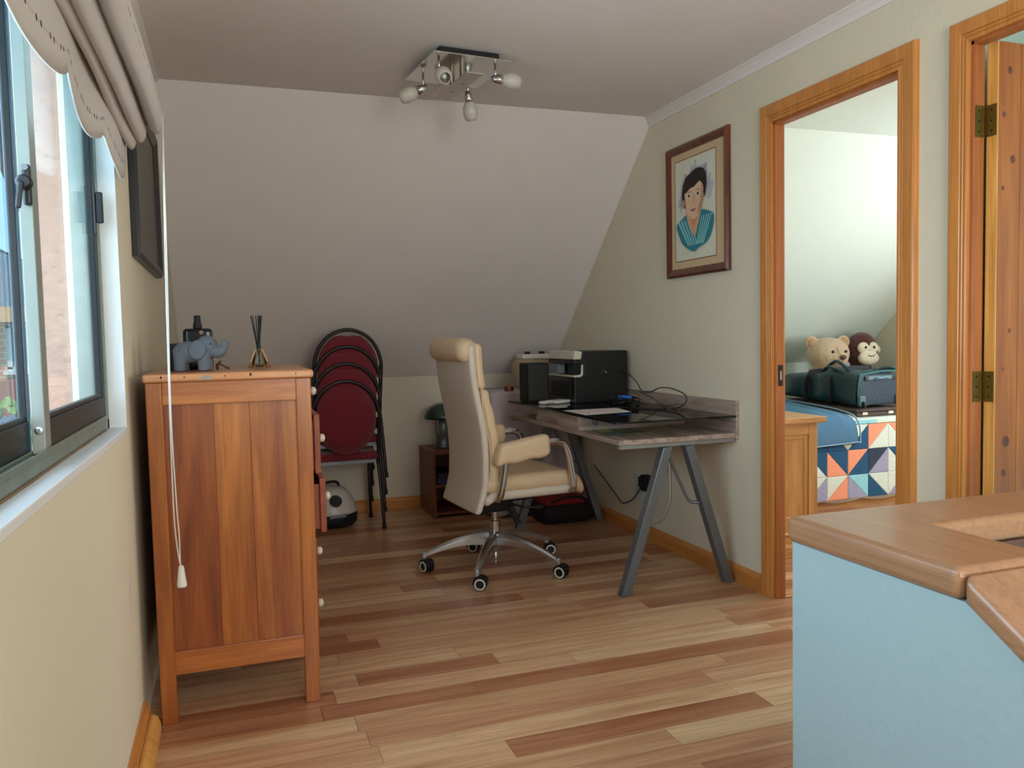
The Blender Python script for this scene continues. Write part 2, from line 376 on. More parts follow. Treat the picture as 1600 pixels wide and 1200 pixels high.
bx('strike_plate', BLACKM, d1, XR + .008, XR + .030, D1b - .016, D1b - .0115, .93, 1.02, bevel=.001)
bm = nb(); box(bm, XR + .013, XR + .022, D1b - .018, D1b - .0155, .955, .995); fin('latch_hole', bm, CHROME, d1)
d2 = thing('door_2', None, None, (XR, 1.58, 0), kind='structure'); casing(d2, D2a, D2b, -1, 1.0); casing(d2, D2a, D2b, 1); jamb(d2, D2a, D2b)
leaf = bpy.data.objects.new('door_leaf', None); link(leaf, d2); leaf.location = (2.251 - XR, 1.894 - 1.58, 0)
yy0, yy1 = 1.882, 1.920
for a, b in ((2.254, 2.345), (2.346, 2.45), (2.451, 2.556), (2.557, 2.662), (2.663, 2.768), (2.769, 2.874), (2.875, 2.95)):
    bx('board', PINE, leaf, a, b, yy0, yy1, .012, 2.035, bevel=.0025)
bx('edge_strip', PINEE, leaf, 2.2495, 2.2538, yy0, yy1, .012, 2.035, bevel=.001)
for kx, kz, kr in ((2.300, 1.95, .010), (2.277, 1.815, .008), (2.275, 1.59, .006), (2.315, 1.68, .011), (2.300, .80, .015), (2.292, .70, .010), (2.31, 1.15, .006), (2.284, 1.03, .005), (2.42, 1.4, .014), (2.55, .95, .014), (2.70, 1.7, .012)):
    bm = nb(); ell(bm, (kx, yy0, kz), (kr, .0008, kr * 1.25), u=14, v=6); fin('knot', bm, wood('knot_wood', (96, 44, 22), (124, 62, 32), 'z', 20, .35, 1), leaf)
for z in (1.80, 0.975):
    h = bpy.data.objects.new('hinge', None); link(h, d2); h.location = (2.238 - XR, 1.915 - 1.58, z)
    bm = nb(); box(bm, 2.206, 2.238, 1.9195, 1.9235, z - .048, z + .048); box(bm, 2.2465, 2.2500, 1.884, 1.926, z - .048, z + .048); fin('hinge_plate', bm, BRASS, h)
    bm = nb()
    for k in range(5): lathe(bm, [(.005, z - .049 + k * .0198), (.005, z - .0315 + k * .0198)], (2.242, 1.928, 0), 10)
    lathe(bm, [(.0035, z - .056), (.0035, z + .056)], (2.242, 1.928, 0), 8); fin('hinge_pin', bm, BRASS, h)
    bm = nb()
    for dz in (-.032, 0, .032): lathe(bm, [(.004, 0), (.003, .0015)], (2.218, 1.9195, z + dz), 8, orient((0, -1, 0))); lathe(bm, [(.004, 0), (.003, .0015)], (2.2465, 1.900, z + dz), 8, orient((-1, 0, 0)))
    fin('screw', bm, mat('dark_screw', (60, 50, 30), .4, .8), h)

# ------------------------------------------------------------------ window in the left wall
win = thing('window_1', None, None, (XL, 1.35, WZ0), kind='structure')
bm = nb(); box(bm, XL - .045, XL + .002, WY0, WY1 + .001, WZ0 - .02, WZ0); fin('window_sill', bm, WWHITE, win, bevel=.003)
bm = nb(); box(bm, XL - .045, XL + .001, WY1 - .004, WY1 + .002, WZ0, WZ1); box(bm, XL - .045, XL + .001, WY0, WY0 + .01, WZ0, WZ1); box(bm, XL - .045, XL + .001, WY0, WY1, WZ1 - .01, WZ1); fin('reveal', bm, WWHITE, win, bevel=.001)
bm = nb()  # track frame with ridges
box(bm, -.402, -.334, WY0, WY1 - .004, WZ0, WZ0 + .028); box(bm, -.402, -.334, WY0, WY1 - .004, WZ1 - .03, WZ1); box(bm, -.402, -.334, WY1 - .034, WY1 - .004, WZ0, WZ1); box(bm, -.402, -.334, WY0, WY0 + .03, WZ0, WZ1)
box(bm, -.337, -.333, WY0, WY1 - .034, WZ0 + .028, WZ0 + .040); box(bm, -.365, -.362, WY0, WY1 - .034, WZ0 + .028, WZ0 + .036)
fin('window_frame', bm, mat('weathered_aluminium', (128, 140, 132), .5, .4, var=.25, vscale=25), win, bevel=.0015)
bm = nb(); random.seed(4)
tube(bm, [(-.3325 + random.uniform(-.001, .001), WY0 + .02 + i * .06, WZ0 + .002) for i in range(39)], 0.003, 6); fin('sealant', bm, mat('dirty_sealant', (120, 100, 76), .9, bump=.6), win)
def sash(x0, x1, y0, y1, fw, near_m, far_m):
    s = bpy.data.objects.new('sash', None); link(s, win); s.location = ((x0 + x1) / 2 - XL, (y0 + y1) / 2 - 1.35, .04)
    zb, zt = WZ0 + .030, WZ1 - .03
    bm = nb(); box(bm, x0, x1, y0 + .05, y1 - fw, zb, zb + .062); box(bm, x0 + .004, x1 - .004, y0 + .05, y1 - fw, zb + .062, zb + .072); fin('bottom_rail', bm, ALUD, s, bevel=.002)
    bm = nb(); box(bm, x0, x1, y0 + .05, y1 - fw, zt - .05, zt); fin('top_rail', bm, ALUD, s, bevel=.002)
    bm = nb(); box(bm, x0, x1, y0, y0 + .05, zb, zt); fin('stile', bm, near_m, s, bevel=.002)
    bm = nb(); box(bm, x0, x1, y1 - fw, y1, zb, zt); fin('stile', bm, far_m, s, bevel=.002)
    bm = nb(); box(bm, (x0 + x1) / 2 - .002, (x0 + x1) / 2 + .002, y0 + .05, y1 - fw, zb + .06, zt - .05); fin('pane', bm, GLS, s)
    bm = nb()
    for yy in (y0 + .05, y1 - fw - .004): box(bm, (x0 + x1) / 2 - .006, (x0 + x1) / 2 + .006, yy, yy + .004, zb + .06, zt - .05)
    fin('gasket', bm, BLACKM, s)
    return s
s1 = sash(-.361, -.338, 1.73, WY1 - .035, .018, ALU, ALUD)
s2 = sash(-.385, -.367, WY0 + .03, 1.758, .016, ALUD, mat('blue_grey_aluminium', (84, 104, 122), .35, .4))
# latch on the meeting stile
la = thing('window_latch', 'black crescent latch on the pale meeting stile of the window', 'latch', (-.337, 1.70, 1.45))
bx('mounting_plate', BLACK, la, -.350, -.337, 1.712, 1.7295, 1.425, 1.50, bevel=.004)
bm = nb(); lathe(bm, [(.014, 0), (.014, .012), (.010, .016)], (-.345, 1.712, 1.465), 20, orient((0, -1, 0))); fin('crescent_cam', bm, BLACK, la, bevel=.001)
bm = nb(); lathe(bm, [(.006, 0), (.006, .006)], (-.344, 1.712, 1.493), 12, orient((0, -1, 0))); fin('screw', bm, GREYM, la)
bm = nb(); bar(bm, (-.348, 1.694, 1.465), (-.354, 1.690, 1.415), .009, .009, (1, 0, 0)); fin('lever', bm, BLACK, la, bevel=.003)
pl = thing('window_pull', 'black pull handle on the far stile of the window', 'handle', (-.336, 2.487, 1.53))
bx('back_plate', BLACK, pl, -.3395, -.334, 2.478, 2.500, 1.47, 1.60, bevel=.002); bx('grip', BLACKM, pl, -.334, -.316, 2.480, 2.492, 1.50, 1.585, bevel=.004)
bm = nb(); lathe(bm, [(.007, 0), (.007, .003), (.004, .004)], (-.349, 1.7305, 1.005), 14, orient((0, -1, 0))); tag(fin('stile_screw', bm, STEEL, bevel=0), 'steel cross head screw low on the meeting stile of the window', 'screw')

# ------------------------------------------------------------------ outside
bm = nb(); box(bm, -.56, -.425, 2.74, 3.1, -2.8, 3.0)
STU = mat('pink_stucco', (206, 166, 148), .95, bump=1.0, bscale=28, var=.08, vscale=20)
tag(fin('stucco_pier', bm, STU), 'pink roughcast pier just outside the right pane of the window', 'pier')
bm = nb(); box(bm, -.425, -.402, 2.55, 2.78, .5, 2.6); tag(fin('cream_reveal', bm, mat('cream_paint', (228, 222, 204), .7), bevel=.002), 'cream painted edge strip beside the pink pier outside the window', 'window reveal')
bm = nb(); prism(bm, [(-.95, 2.5), (-.95, 2.25), (-.672, 1.75), (-.60, 1.55), (-.565, 1.55), (-.565, 2.5)], 'y', 2.95, 3.05)
tag(fin('eaves_board', bm, wood('purple_brown_board', (74, 52, 48), (98, 72, 64), 'z')), 'dark brown sloping eaves board high outside the left pane', 'eaves board')
bm = nb(); tube(bm, spline([(-3.2, 7, 1.95), (-1.8, 6.8, 1.92), (-1.3, 6.9, 1.74), (-.6, 7, 1.3)]), .008, 6); tag(fin('power_line', bm, BLACK), 'thin black overhead wire crossing the sky outside the left pane', 'wire')
bm = nb(); box(bm, -30, -.42, 2, 60, -2.9, -2.8); S('ground', bm, mat('garden_ground', (120, 130, 96), .95))
# neighbour's house
def brickmat():
    m = bpy.data.materials.new('brick_wall'); m.use_nodes = True; n = m.node_tree; b = n.nodes['Principled BSDF']; b.inputs['Roughness'].default_value = .9
    t = n.nodes.new('ShaderNodeTexCoord'); mp = n.nodes.new('ShaderNodeMapping'); mp.inputs['Rotation'].default_value = (PI / 2, 0, 0)
    br = n.nodes.new('ShaderNodeTexBrick'); br.inputs['Color1'].default_value = lin((196, 128, 98)); br.inputs['Color2'].default_value = lin((214, 150, 116)); br.inputs['Mortar'].default_value = lin((222, 196, 172))
    br.inputs['Scale'].default_value = 1; br.inputs['Mortar Size'].default_value = .008; br.inputs['Brick Width'].default_value = .25; br.inputs['Row Height'].default_value = .08
    n.links.new(t.outputs['Object'], mp.inputs[0]); n.links.new(mp.outputs[0], br.inputs['Vector']); n.links.new(br.outputs['Color'], b.inputs['Base Color']); return m
BRK = brickmat()
hs = thing('brick_house', 'orange brick house with dark tiled hip roof beyond the window', 'house', (-5, 14, -2.8))
bm = nb(); box(bm, -8.8, -2.05, 12, 16.6, -2.8, 1.6); fin('wall', bm, BRK, hs)
bm = nb(); v = [bm.verts.new(p) for p in ((-9.3, 11.6, 1.68), (-1.9, 11.6, 1.68), (-1.9, 17, 1.68), (-9.3, 17, 1.68), (-6.8, 14.3, 3.45), (-4.4, 14.3, 3.45))]
for q in ((3, 2, 1, 0), (0, 1, 5, 4), (1, 2, 5), (2, 3, 4, 5), (3, 0, 4)): bm.faces.new([v[i] for i in q])
fin('roof', bm, mat('dark_roof_tiles', (98, 104, 112), .8, bump=1, bscale=8, var=.2), hs)
bm = nb(); box(bm, -9.3, -1.9, 11.58, 11.62, 1.5, 1.69); box(bm, -1.9, -1.86, 11.58, 17, 1.5, 1.69); fin('fascia', bm, mat('ochre_fascia', (214, 160, 104), .6), hs)
hw = bpy.data.objects.new('window', None); link(hw, hs); hw.location = (-2.45 + 5, 12 - 14, 3.7)
bm = nb()
for b in ((-2.72, -2.66, .90, 1.47), (-2.24, -2.18, .90, 1.47), (-2.72, -2.18, .88, .93), (-2.72, -2.18, 1.43, 1.48), (-2.46, -2.43, .9, 1.45)): box(bm, b[0], b[1], 11.95, 12.02, b[2], b[3])
box(bm, -2.76, -2.14, 11.90, 12.0, .83, .88); fin('window_frame', bm, WPLAS, hw)
bm = nb(); box(bm, -2.66, -2.24, 11.98, 11.99, .92, 1.44); fin('pane', bm, mat('far_window_glass', (120, 150, 160), .1), hw)
bm = nb()
for k in range(5): box(bm, -2.65 + k * .035, -2.625 + k * .035, 11.97, 11.98, .94, 1.42)
fin('curtain', bm, mat('far_curtain', (196, 206, 200), .9), hw)
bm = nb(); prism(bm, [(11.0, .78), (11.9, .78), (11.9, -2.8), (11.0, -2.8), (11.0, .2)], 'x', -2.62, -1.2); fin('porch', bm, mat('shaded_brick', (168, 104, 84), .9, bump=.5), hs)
# corrugated lean-to roof
bm = nb(); N = 120; rows = []
for i in range(N + 1):
    x = -4.5 + i * .04; dz = .018 * math.cos(i * PI); rows.append([bm.verts.new((x, 10, .44 + dz)), bm.verts.new((x, 8.4, .08 + dz)), bm.verts.new((x, 8.4, .05 + dz)), bm.verts.new((x, 10, .41 + dz))])
for A, B in zip(rows, rows[1:]):
    for k in range(4): bm.faces.new([A[k], A[(k + 1) % 4], B[(k + 1) % 4], B[k]])
bm.faces.new(rows[0]); bm.faces.new(rows[-1][::-1])
box(bm, -4.4, 0.2, 8.6, 9.9, -2.8, .04)
tag(fin('corrugated_shed', bm, mat('grey_corrugated_sheet', (132, 140, 150), .6, .2)), 'grey corrugated shed roof below the brick house', 'shed')
vine = thing('climbing_vine', 'yellow green climbing vine leaves over the shed roof edge', 'vine', (-1.8, 8.3, .1)); random.seed(5)
bm = nb()
for k in range(260):
    c = Vector((random.uniform(-2.4, -1.1), random.uniform(8.0, 8.3), 0)); c.z = .62 + .05 * math.sin(c.x * 9) + random.uniform(-.06, .05) if k % 3 else random.uniform(.1, .45)
    if k % 3 == 0: c.x = random.uniform(-1.8, -1.4)
    R_ = orient((random.uniform(-.6, .6), -1, random.uniform(-.2, 1))); s = random.uniform(.022, .040)
    vs = [bm.verts.new(c + R_ @ Vector(p) * s) for p in ((0, -1, 0), (.8, -.3, .15), (.55, .6, .1), (0, 1, -.2), (-.55, .6, .1), (-.8, -.3, .15))]; ce = bm.verts.new(c)
    for i in range(6): bm.faces.new([vs[i], vs[(i + 1) % 6], ce])
tag(fin('leaves', bm, mat('vine_leaf', (150, 172, 92), .6, var=.3, vscale=9), vine), kind='stuff')
bm = nb()
for k in range(6): tube(bm, spline([(-2.3 + k * .22, 8.2, -2.8), (-2.2 + k * .2, 8.2, -.8), (-2.25 + k * .22, 8.15, .3), (-2.1 + k * .2, 8.12, .6)], 5), .008, 6)
fin('stem', bm, mat('vine_stem', (110, 96, 60), .8), vine)

# ------------------------------------------------------------------ roman blind with cords
def blindmat():
    m = bpy.data.materials.new('blind_linen'); m.use_nodes = True; n = m.node_tree; b = n.nodes['Principled BSDF']; b.inputs['Roughness'].default_value = .9
    t = n.nodes.new('ShaderNodeTexCoord'); sp = n.nodes.new('ShaderNodeSeparateXYZ'); n.links.new(t.outputs['UV'], sp.inputs[0])
    def math_(op, a, b_=None):
        q = n.nodes.new('ShaderNodeMath'); q.operation = op
        for i, v in enumerate((a, b_)):
            if v is None: continue
            if isinstance(v, (int, float)): q.inputs[i].default_value = v
            else: n.links.new(v, q.inputs[i])
        return q.outputs[0]
    # u = metres along the blind, v = metres down a fold; dots come in pairs on stitched rows
    pu = math_('PINGPONG', sp.outputs[0], .042); du = math_('SUBTRACT', pu, .013)
    dv = math_('SUBTRACT', math_('MODULO', sp.outputs[1], .11), .055)
    dist = math_('SQRT', math_('ADD', math_('POWER', du, 2), math_('POWER', math_('MULTIPLY', dv, 1.0), 2)))
    msk = math_('LESS_THAN', dist, .0042)
    st = math_('MULTIPLY', math_('LESS_THAN', math_('ABSOLUTE', dv), .0007), .35)
    f = math_('MAXIMUM', msk, st)
    mx = n.nodes.new('ShaderNodeMix'); mx.data_type = 'RGBA'; mx.inputs['A'].default_value = lin((200, 192, 184)); mx.inputs['B'].default_value = lin((44, 34, 32)); n.links.new(f, mx.inputs['Factor']); n.links.new(mx.outputs['Result'], b.inputs['Base Color'])
    nz = n.nodes.new('ShaderNodeTexNoise'); nz.inputs['Scale'].default_value = 300; n.links.new(t.outputs['Object'], nz.inputs['Vector'])
    bp = n.nodes.new('ShaderNodeBump'); bp.inputs['Strength'].default_value = .3; bp.inputs['Distance'].default_value = .002; n.links.new(nz.outputs['Fac'], bp.inputs['Height']); n.links.new(bp.outputs['Normal'], b.inputs['Normal'])
    return m
BL = blindmat()
bl = thing('roman_blind', 'gathered beige linen roman blind with rows of dark embroidered dots over window', 'blind', (XL, 1.6, 1.6))
def sheet(name, prof, y0, y1, zf=None, xf=None, thick=.004, ny=90, v0=0.0):
    pts = spline([(p[0], 0, p[1]) for p in prof], 6); bm = nb(); uv = bm.loops.layers.uv.new('UVMap'); rows = []; n = len(pts); d = [0]
    for a, b in zip(pts, pts[1:]): d.append(d[-1] + (b - a).length)
    info = {}
    for i in range(ny + 1):
        y = y0 + (y1 - y0) * i / ny; row = []
        for k, p in enumerate(pts):
            t = k / (n - 1); v = bm.verts.new((p.x + (xf(y, t) if xf else 0), y, p.z + (zf(y, t) if zf else 0))); info[v] = (y, d[k] + v0); row.append(v)
        rows.append(row)
    for A, B in zip(rows, rows[1:]):
        for k in range(n - 1):
            f = bm.faces.new([A[k], A[k + 1], B[k + 1], B[k]])
            for l in f.loops: l[uv].uv = info[l.vert]
    o = fin(name, bm, BL, bl, smooth=True); s = o.modifiers.new('solid', 'SOLIDIFY'); s.thickness = thick; s.offset = 0; return o
wav = lambda a, k, ph=0: (lambda y, t: a * math.sin(y * k + ph) * t)
sc_ = lambda y, per, y1: abs(math.sin((y1 - y) / per * PI)) ** .6
YE = 2.58
sheet('hem', [(-.262, 1.92), (-.258, 1.80), (-.262, 1.665)], .35, YE, zf=lambda y, t: -.055 * (sc_(y, .46, YE)) * max(0, t - .55) / .45, xf=wav(.006, 9), v0=.055)
sheet('fold', [(-.262, 1.95), (-.240, 1.86), (-.232, 1.775), (-.240, 1.735), (-.255, 1.74), (-.262, 1.80)], .35, YE - .005, xf=wav(.005, 7, 1), zf=wav(-.008, 3), v0=-5)
sheet('fold', [(-.262, 2.02), (-.225, 1.91), (-.206, 1.80), (-.208, 1.755), (-.225, 1.745), (-.245, 1.79), (-.255, 1.86)], .35, YE, xf=wav(.005, 6, 2), zf=wav(-.008, 4), v0=-5)
sheet('fold', [(-.255, 2.14), (-.225, 2.05), (-.182, 1.92), (-.162, 1.83), (-.165, 1.79), (-.182, 1.775), (-.215, 1.82), (-.235, 1.90)], .35, YE + .01, xf=wav(.006, 5, 3), zf=wav(-.006, 4), v0=-.065)
sheet('panel', [(-.255, 2.28), (-.248, 2.16), (-.250, 2.03)], .35, YE - .04, xf=wav(.004, 8), v0=.0)
sheet('valance', [(-.240, 2.30), (-.232, 2.15), (-.236, 2.04)], .35, YE - .06, zf=lambda y, t: -.05 * sc_(y, .46, YE - .06) * max(0, t - .5) / .5, xf=wav(.004, 8), v0=.03)
bx('headrail', WWHITE, bl, XL + .001, -.245, .33, YE, 2.27, 2.31)
cd = thing('blind_cord', 'white double pull cord with tassel hanging in front of chest', 'cord', (-.165, 2.45, .50))
for s in (-1, 1):
    bm = nb(); tube(bm, spline([(-.152, 2.45, 1.80), (-.160 + s * .002, 2.45, 1.4), (-.167 + s * .0015, 2.452, .98), (-.166 + s * .004, 2.45, .72), (-.163 + s * .0045, 2.45, .62), (-.160 + s * .001, 2.45, .55), (-.158, 2.45, .53)], 6), .0016, 6); fin('string', bm, WPLAS, cd)
bm = nb(); lathe(bm, [(.004, .535), (.007, .532), (.0135, .478), (.012, .474), (0.003, .474)], (-.157, 2.45, 0), 16); fin('tassel', bm, WPLAS, cd, smooth=False)

# ------------------------------------------------------------------ pictures
def picture_frame(root, x, side, y0, y1, z0, z1, fw, depth, m):
    prof = [(0, 0), (0, depth * .6), (fw * .25, depth), (fw * .5, depth * .85), (fw * .8, depth * .6), (fw, depth * .45), (fw, 0)]
    bm = nb(); rows = []
    for a, b in prof: rows.append([bm.verts.new(p) for p in ((x + side * b, y0 + a, z0 + a), (x + side * b, y1 - a, z0 + a), (x + side * b, y1 - a, z1 - a), (x + side * b, y0 + a, z1 - a))])
    for A, B in zip(rows, rows[1:] + rows[:1]):
        for k in range(4): bm.faces.new([A[k], A[(k + 1) % 4], B[(k + 1) % 4], B[k]])
    fin('frame', bm, m, root)
pr = thing('portrait_picture', 'framed drawing of a dark-haired woman in a teal striped top on right wall', 'picture', (XR, 3.49, 1.45))
Y0, Y1, Z0, Z1 = 3.211, 3.766, 1.452, 2.116
picture_frame(pr, XR - .002, -1, Y0, Y1, Z0, Z1, .042, .024, wood('carved_frame', (64, 26, 14), (128, 62, 30), 'z', 3, .35, 6, coat=.3))
bx('mat_board', mat('beige_mat', (214, 186, 148), .8), pr, XR - .010, XR - .004, Y0 + .03, Y1 - .03, Z0 + .03, Z1 - .03, bevel=0)
ay1, ay0, az0, az1 = 3.684, 3.322, 1.535, 2.035
bm = nb(); XA = XR - .0106
cols = [(228, 226, 210), (182, 184, 204), (204, 150, 112), (40, 26, 22), (44, 132, 150), (150, 214, 214), (190, 96, 76), (232, 196, 164), (222, 168, 132), (200, 202, 208)]
AM = [mat('portrait_tint_%s' % n, c, .7, var=.08, vscale=30) for n, c in zip(['paper', 'haze', 'skin', 'hair', 'teal', 'pale_stripe', 'lips', 'light_skin', 'blush', 'pale_haze'], cols)]
layer = [0]
def smooth_(pts, n=5):
    out = []; N_ = len(pts)
    for i in range(N_):
        a, b, c, d = [pts[(i + k) % N_] for k in (-1, 0, 1, 2)]
        for k in range(n):
            t = k / n; out.append(tuple(0.5 * (2 * b[j] + (c[j] - a[j]) * t + (2 * a[j] - 5 * b[j] + 4 * c[j] - d[j]) * t * t + (3 * b[j] - a[j] - 3 * c[j] + d[j]) * t ** 3) for j in (0, 1)))
    return out
def poly(pts, mi):
    if len(pts) > 4 and len(pts) < 16: pts = smooth_(pts)
    layer[0] += 1; x = XA - .00012 * layer[0]
    f = bm.faces.new([bm.verts.new((x, ay1 - u * (ay1 - ay0), az0 + v * (az1 - az0))) for u, v in pts]); f.material_index = mi
def oval(cu, cv, ru, rv, mi, n=18, a0=0, a1=2 * PI): poly([(cu + ru * math.cos(a0 + (a1 - a0) * k / n), cv + rv * math.sin(a0 + (a1 - a0) * k / n)) for k in range(n)], mi)
poly([(0, 0), (1, 0), (1, 1), (0, 1)], 0)
random.seed(12)
for k_ in range(46):
    a_ = random.uniform(0, PI * 1.15) - .1; q_ = random.uniform(.75, 1.12); cu_, cv_ = .52 + .36 * q_ * math.cos(a_), .62 + .24 * q_ * math.sin(a_); w_, h_ = random.uniform(.02, .05), random.uniform(.03, .07)
    poly([(cu_ - w_, cv_ - h_), (cu_ - w_ * .3, cv_ - h_ * 1.1), (cu_ + w_ * 1.6, cv_ + h_), (cu_ + w_ * .6, cv_ + h_ * 1.2)], 1 if k_ % 3 else 9)
poly([(.05, .35), (.18, .41), (.34, .45), (.5, .40), (.64, .46), (.82, .44), (.97, .38), (.93, .24), (.80, .14), (.60, .1), (.50, .07), (.36, .1), (.18, .18)], 4)
for k in range(5):
    u0 = .10 + k * .075; poly([(u0, .40 - abs(k - 4) * .006), (u0 + .018, .405), (u0 + .27 - k * .022, .14), (u0 + .25 - k * .022, .13)], 5)
    u1 = .93 - k * .055; poly([(u1, .40), (u1 - .018, .405), (u1 - .22 + k * .018, .14), (u1 - .20 + k * .018, .13)], 5)
poly([(.33, .52), (.33, .40), (.42, .30), (.52, .22), (.60, .32), (.66, .42), (.66, .52)], 8)
poly([(.36, .47), (.42, .39), (.50, .33), (.60, .40), (.62, .48)], 2)
poly([(.20, .66), (.23, .56), (.28, .51), (.33, .60), (.70, .64), (.76, .57), (.80, .66), (.81, .77), (.74, .85), (.58, .875), (.44, .85), (.34, .82), (.25, .77)], 3)
poly([(.28, .68), (.29, .56), (.33, .47), (.40, .41), (.50, .385), (.60, .41), (.68, .48), (.73, .58), (.74, .68), (.66, .74), (.50, .70), (.38, .71)], 7)
poly([(.58, .42), (.68, .48), (.73, .58), (.74, .68), (.69, .69), (.66, .56)], 2)
poly([(.26, .69), (.30, .66), (.40, .69), (.52, .71), (.64, .75), (.76, .68), (.76, .80), (.5, .85), (.28, .80)], 3)
for cu in (.385, .61):
    oval(cu, .625, .055, .016, 0); oval(cu, .625, .026, .015, 3); poly([(cu - .07, .655), (cu, .670), (cu + .07, .657), (cu, .662)], 3)
poly([(.475, .62), (.50, .54), (.545, .535), (.53, .55), (.515, .62)], 8)
poly([(.42, .478), (.48, .490), (.52, .486), (.58, .493), (.53, .468), (.47, .465)], 6)
oval(.25, .56, .03, .04, 2)
fin('drawing', bm, AM, pr)
bm = nb(); box(bm, XR - .0104, XR - .0102, ay0 - .006, ay1 + .006, az0 - .006, az1 + .006); fin('gilt_line', bm, mat('gilt', (150, 112, 66), .5), pr)
pd = thing('dark_picture', 'dark framed picture on the left wall beyond the window', 'picture', (XL, 3.37, 1.45))
picture_frame(pd, XL + .002, 1, 2.89, 3.83, 1.452, 2.05, .05, .026, mat('dark_frame', (36, 32, 34), .35))
bx('backing', mat('dim_artwork', (104, 98, 92), .5, var=.15, vscale=8), pd, XL + .003, XL + .009, 2.93, 3.79, 1.49, 2.01, bevel=0)

# ------------------------------------------------------------------ ceiling lamp
cl = thing('ceiling_spotlight', 'square mirrored ceiling light with four frosted glass spots', 'ceiling light', (.95, 3.36, ZC))
MIR = mat('mirror_plate', (214, 210, 204), .12, 1.0)
rp = Matrix.Rotation(.10, 3, 'Z'); LC = Vector((.952, 3.365, 0))
def lp(x, y, z): return LC + rp @ Vector((x, y, 0)) + Vector((0, 0, z))
bm = nb(); bar(bm, lp(0, -.15, 2.318), lp(0, .15, 2.318), .26, .034, (1, 0, 0)); fin('canopy_box', bm, BLACKM, cl)
bm = nb(); bar(bm, lp(0, -.19, 2.298), lp(0, .19, 2.298), .34, .005, (1, 0, 0)); fin('mirror_plate', bm, MIR, cl, bevel=.001)
bm = nb(); bar(bm, lp(0, -.20, 2.228), lp(0, .18, 2.228), .075, .004, (1, 0, 0)); fin('lower_plate', bm, mat('satin_plate', (206, 196, 182), .35, .6), cl, bevel=.001)
for yy in (-.06, .06):
    bm = nb(); lathe(bm, [(.005, 0), (.005, .003)], lp(0, yy, 2.223), 10); fin('screw', bm, GREYM, cl)
    bm = nb(); lathe(bm, [(.012, 2.23), (.012, 2.296)], lp(0, yy, 0), 12); fin('spacer', bm, CHROME, cl)
FRO = mat('frosted_glass', (226, 218, 204), .35); FRO.node_tree.nodes['Principled BSDF'].inputs['Transmission Weight'].default_value = .25
SP = [((-.115, .105), (-.075, .03, -.03)), ((-.13, -.135), (.00, -.075, -.045)), ((.10, .125), (.02, .03, -.085)), ((.125, -.12), (.095, .0, -.004))]
for (a, b), d in SP:
    s = bpy.data.objects.new('spot', None); link(s, cl); bp_ = lp(a, b, 2.245); s.location = bp_ - Vector(cl.location)
    bm = nb(); lathe(bm, [(.0045, 2.243), (.0045, 2.297)], (bp_.x, bp_.y, 0), 10); ell(bm, (bp_.x, bp_.y, 2.245), (.009,) * 3, u=10, v=6); fin('stem', bm, CHROME, s, smooth=True)
    d = Vector(d).normalized(); R_ = orient(d)
    bm = nb(); lathe(bm, [(.004, -.018), (.012, -.016), (.019, .012), (.020, .028), (.014, .030)], bp_ - Vector((0, 0, .004)), 16, R_); fin('holder', bm, CHROME, s, smooth=True)
    bm = nb(); lathe(bm, [(.014, .026), (.022, .034), (.031, .052), (.034, .072), (.030, .096), (.022, .110), (.0205, .110), (.028, .095), (.031, .072), (.028, .054), (.016, .036)], bp_ - Vector((0, 0, .004)), 20, R_, cap=False); fin('shade', bm, FRO, s, smooth=True)
    bm = nb(); ell(bm, bp_ - Vector((0, 0, .004)) + d * .075, (.014, .014, .026), R_, 12, 8); fin('bulb', bm, WPLAS, s, smooth=True)

# ------------------------------------------------------------------ chest of drawers
cx0, cx1, cy0, cy1 = -.246, .236, 2.625, 3.44
ch = thing('chest_of_drawers', 'tall orange-brown wooden chest of drawers left below the window end', 'chest of drawers', (0, 3.03, 0))
for (x, yv) in ((cx0, cy0), (cx1 - .046, cy0), (cx0, cy1 - .046), (cx1 - .046, cy1 - .046)):
    bm = nb(); box(bm, x, x + .046, yv, yv + .046, 0, 1.05)
    for v in bm.verts:
        if v.co.z == 0: v.co.x += (.004 if x < 0 else -.004)
    fin('post', bm, DRESS, ch, bevel=.003)
for yv in (cy0 + .004, cy1 - .03):
    bx('rail', DRESSX, ch, cx0 + .046, cx1 - .046, yv, yv + .026, .98, 1.05); bx('rail', DRESSX, ch, cx0 + .046, cx1 - .046, yv, yv + .026, .150, .222)
for a, b, m_ in ((cx0 + .044, -.058, DRED), (-.0575, .048, DRESS), (.0485, cx1 - .044, DRESS)): bx('side_board', m_, ch, a, b, cy0 + .014, cy0 + .026, .218, .984, bevel=.0008)
bx('back_panel', DRED, ch, cx0 + .004, cx0 + .014, cy0 + .046, cy1 - .046, .15, 1.05); bx('side_board', DRESS, ch, cx0 + .044, cx1 - .044, cy1 - .026, cy1 - .014, .218, .984)
bx('bottom_board', DRED, ch, cx0 + .014, cx1 - .02, cy0 + .03, cy1 - .03, .15, .162)
for z in (.935, .725, .53, .345): bx('divider', DRESS, ch, cx0 + .02, cx1 - .004, cy0 + .046, cy1 - .046, z - .008, z + .008)
bm = nb(); box(bm, cx0 - .006, cx1 + .008, cy0 - .012, cy1 + .02, 1.05, 1.075); fin('top', bm, DRESSY, ch, bevel=.007, seg=3)
NIK = [(-.20, .003), (-.135, .002), (-.02, .002), (.055, .004), (.19, .002)]
for x, r in NIK:
    bm = nb(); ell(bm, (x, cy0 - .012, 1.062 + r), (r, .0012, r * 1.3), u=10, v=6); fin('worm_hole', bm, mat('dark_nick', (60, 34, 20), .8), ch)
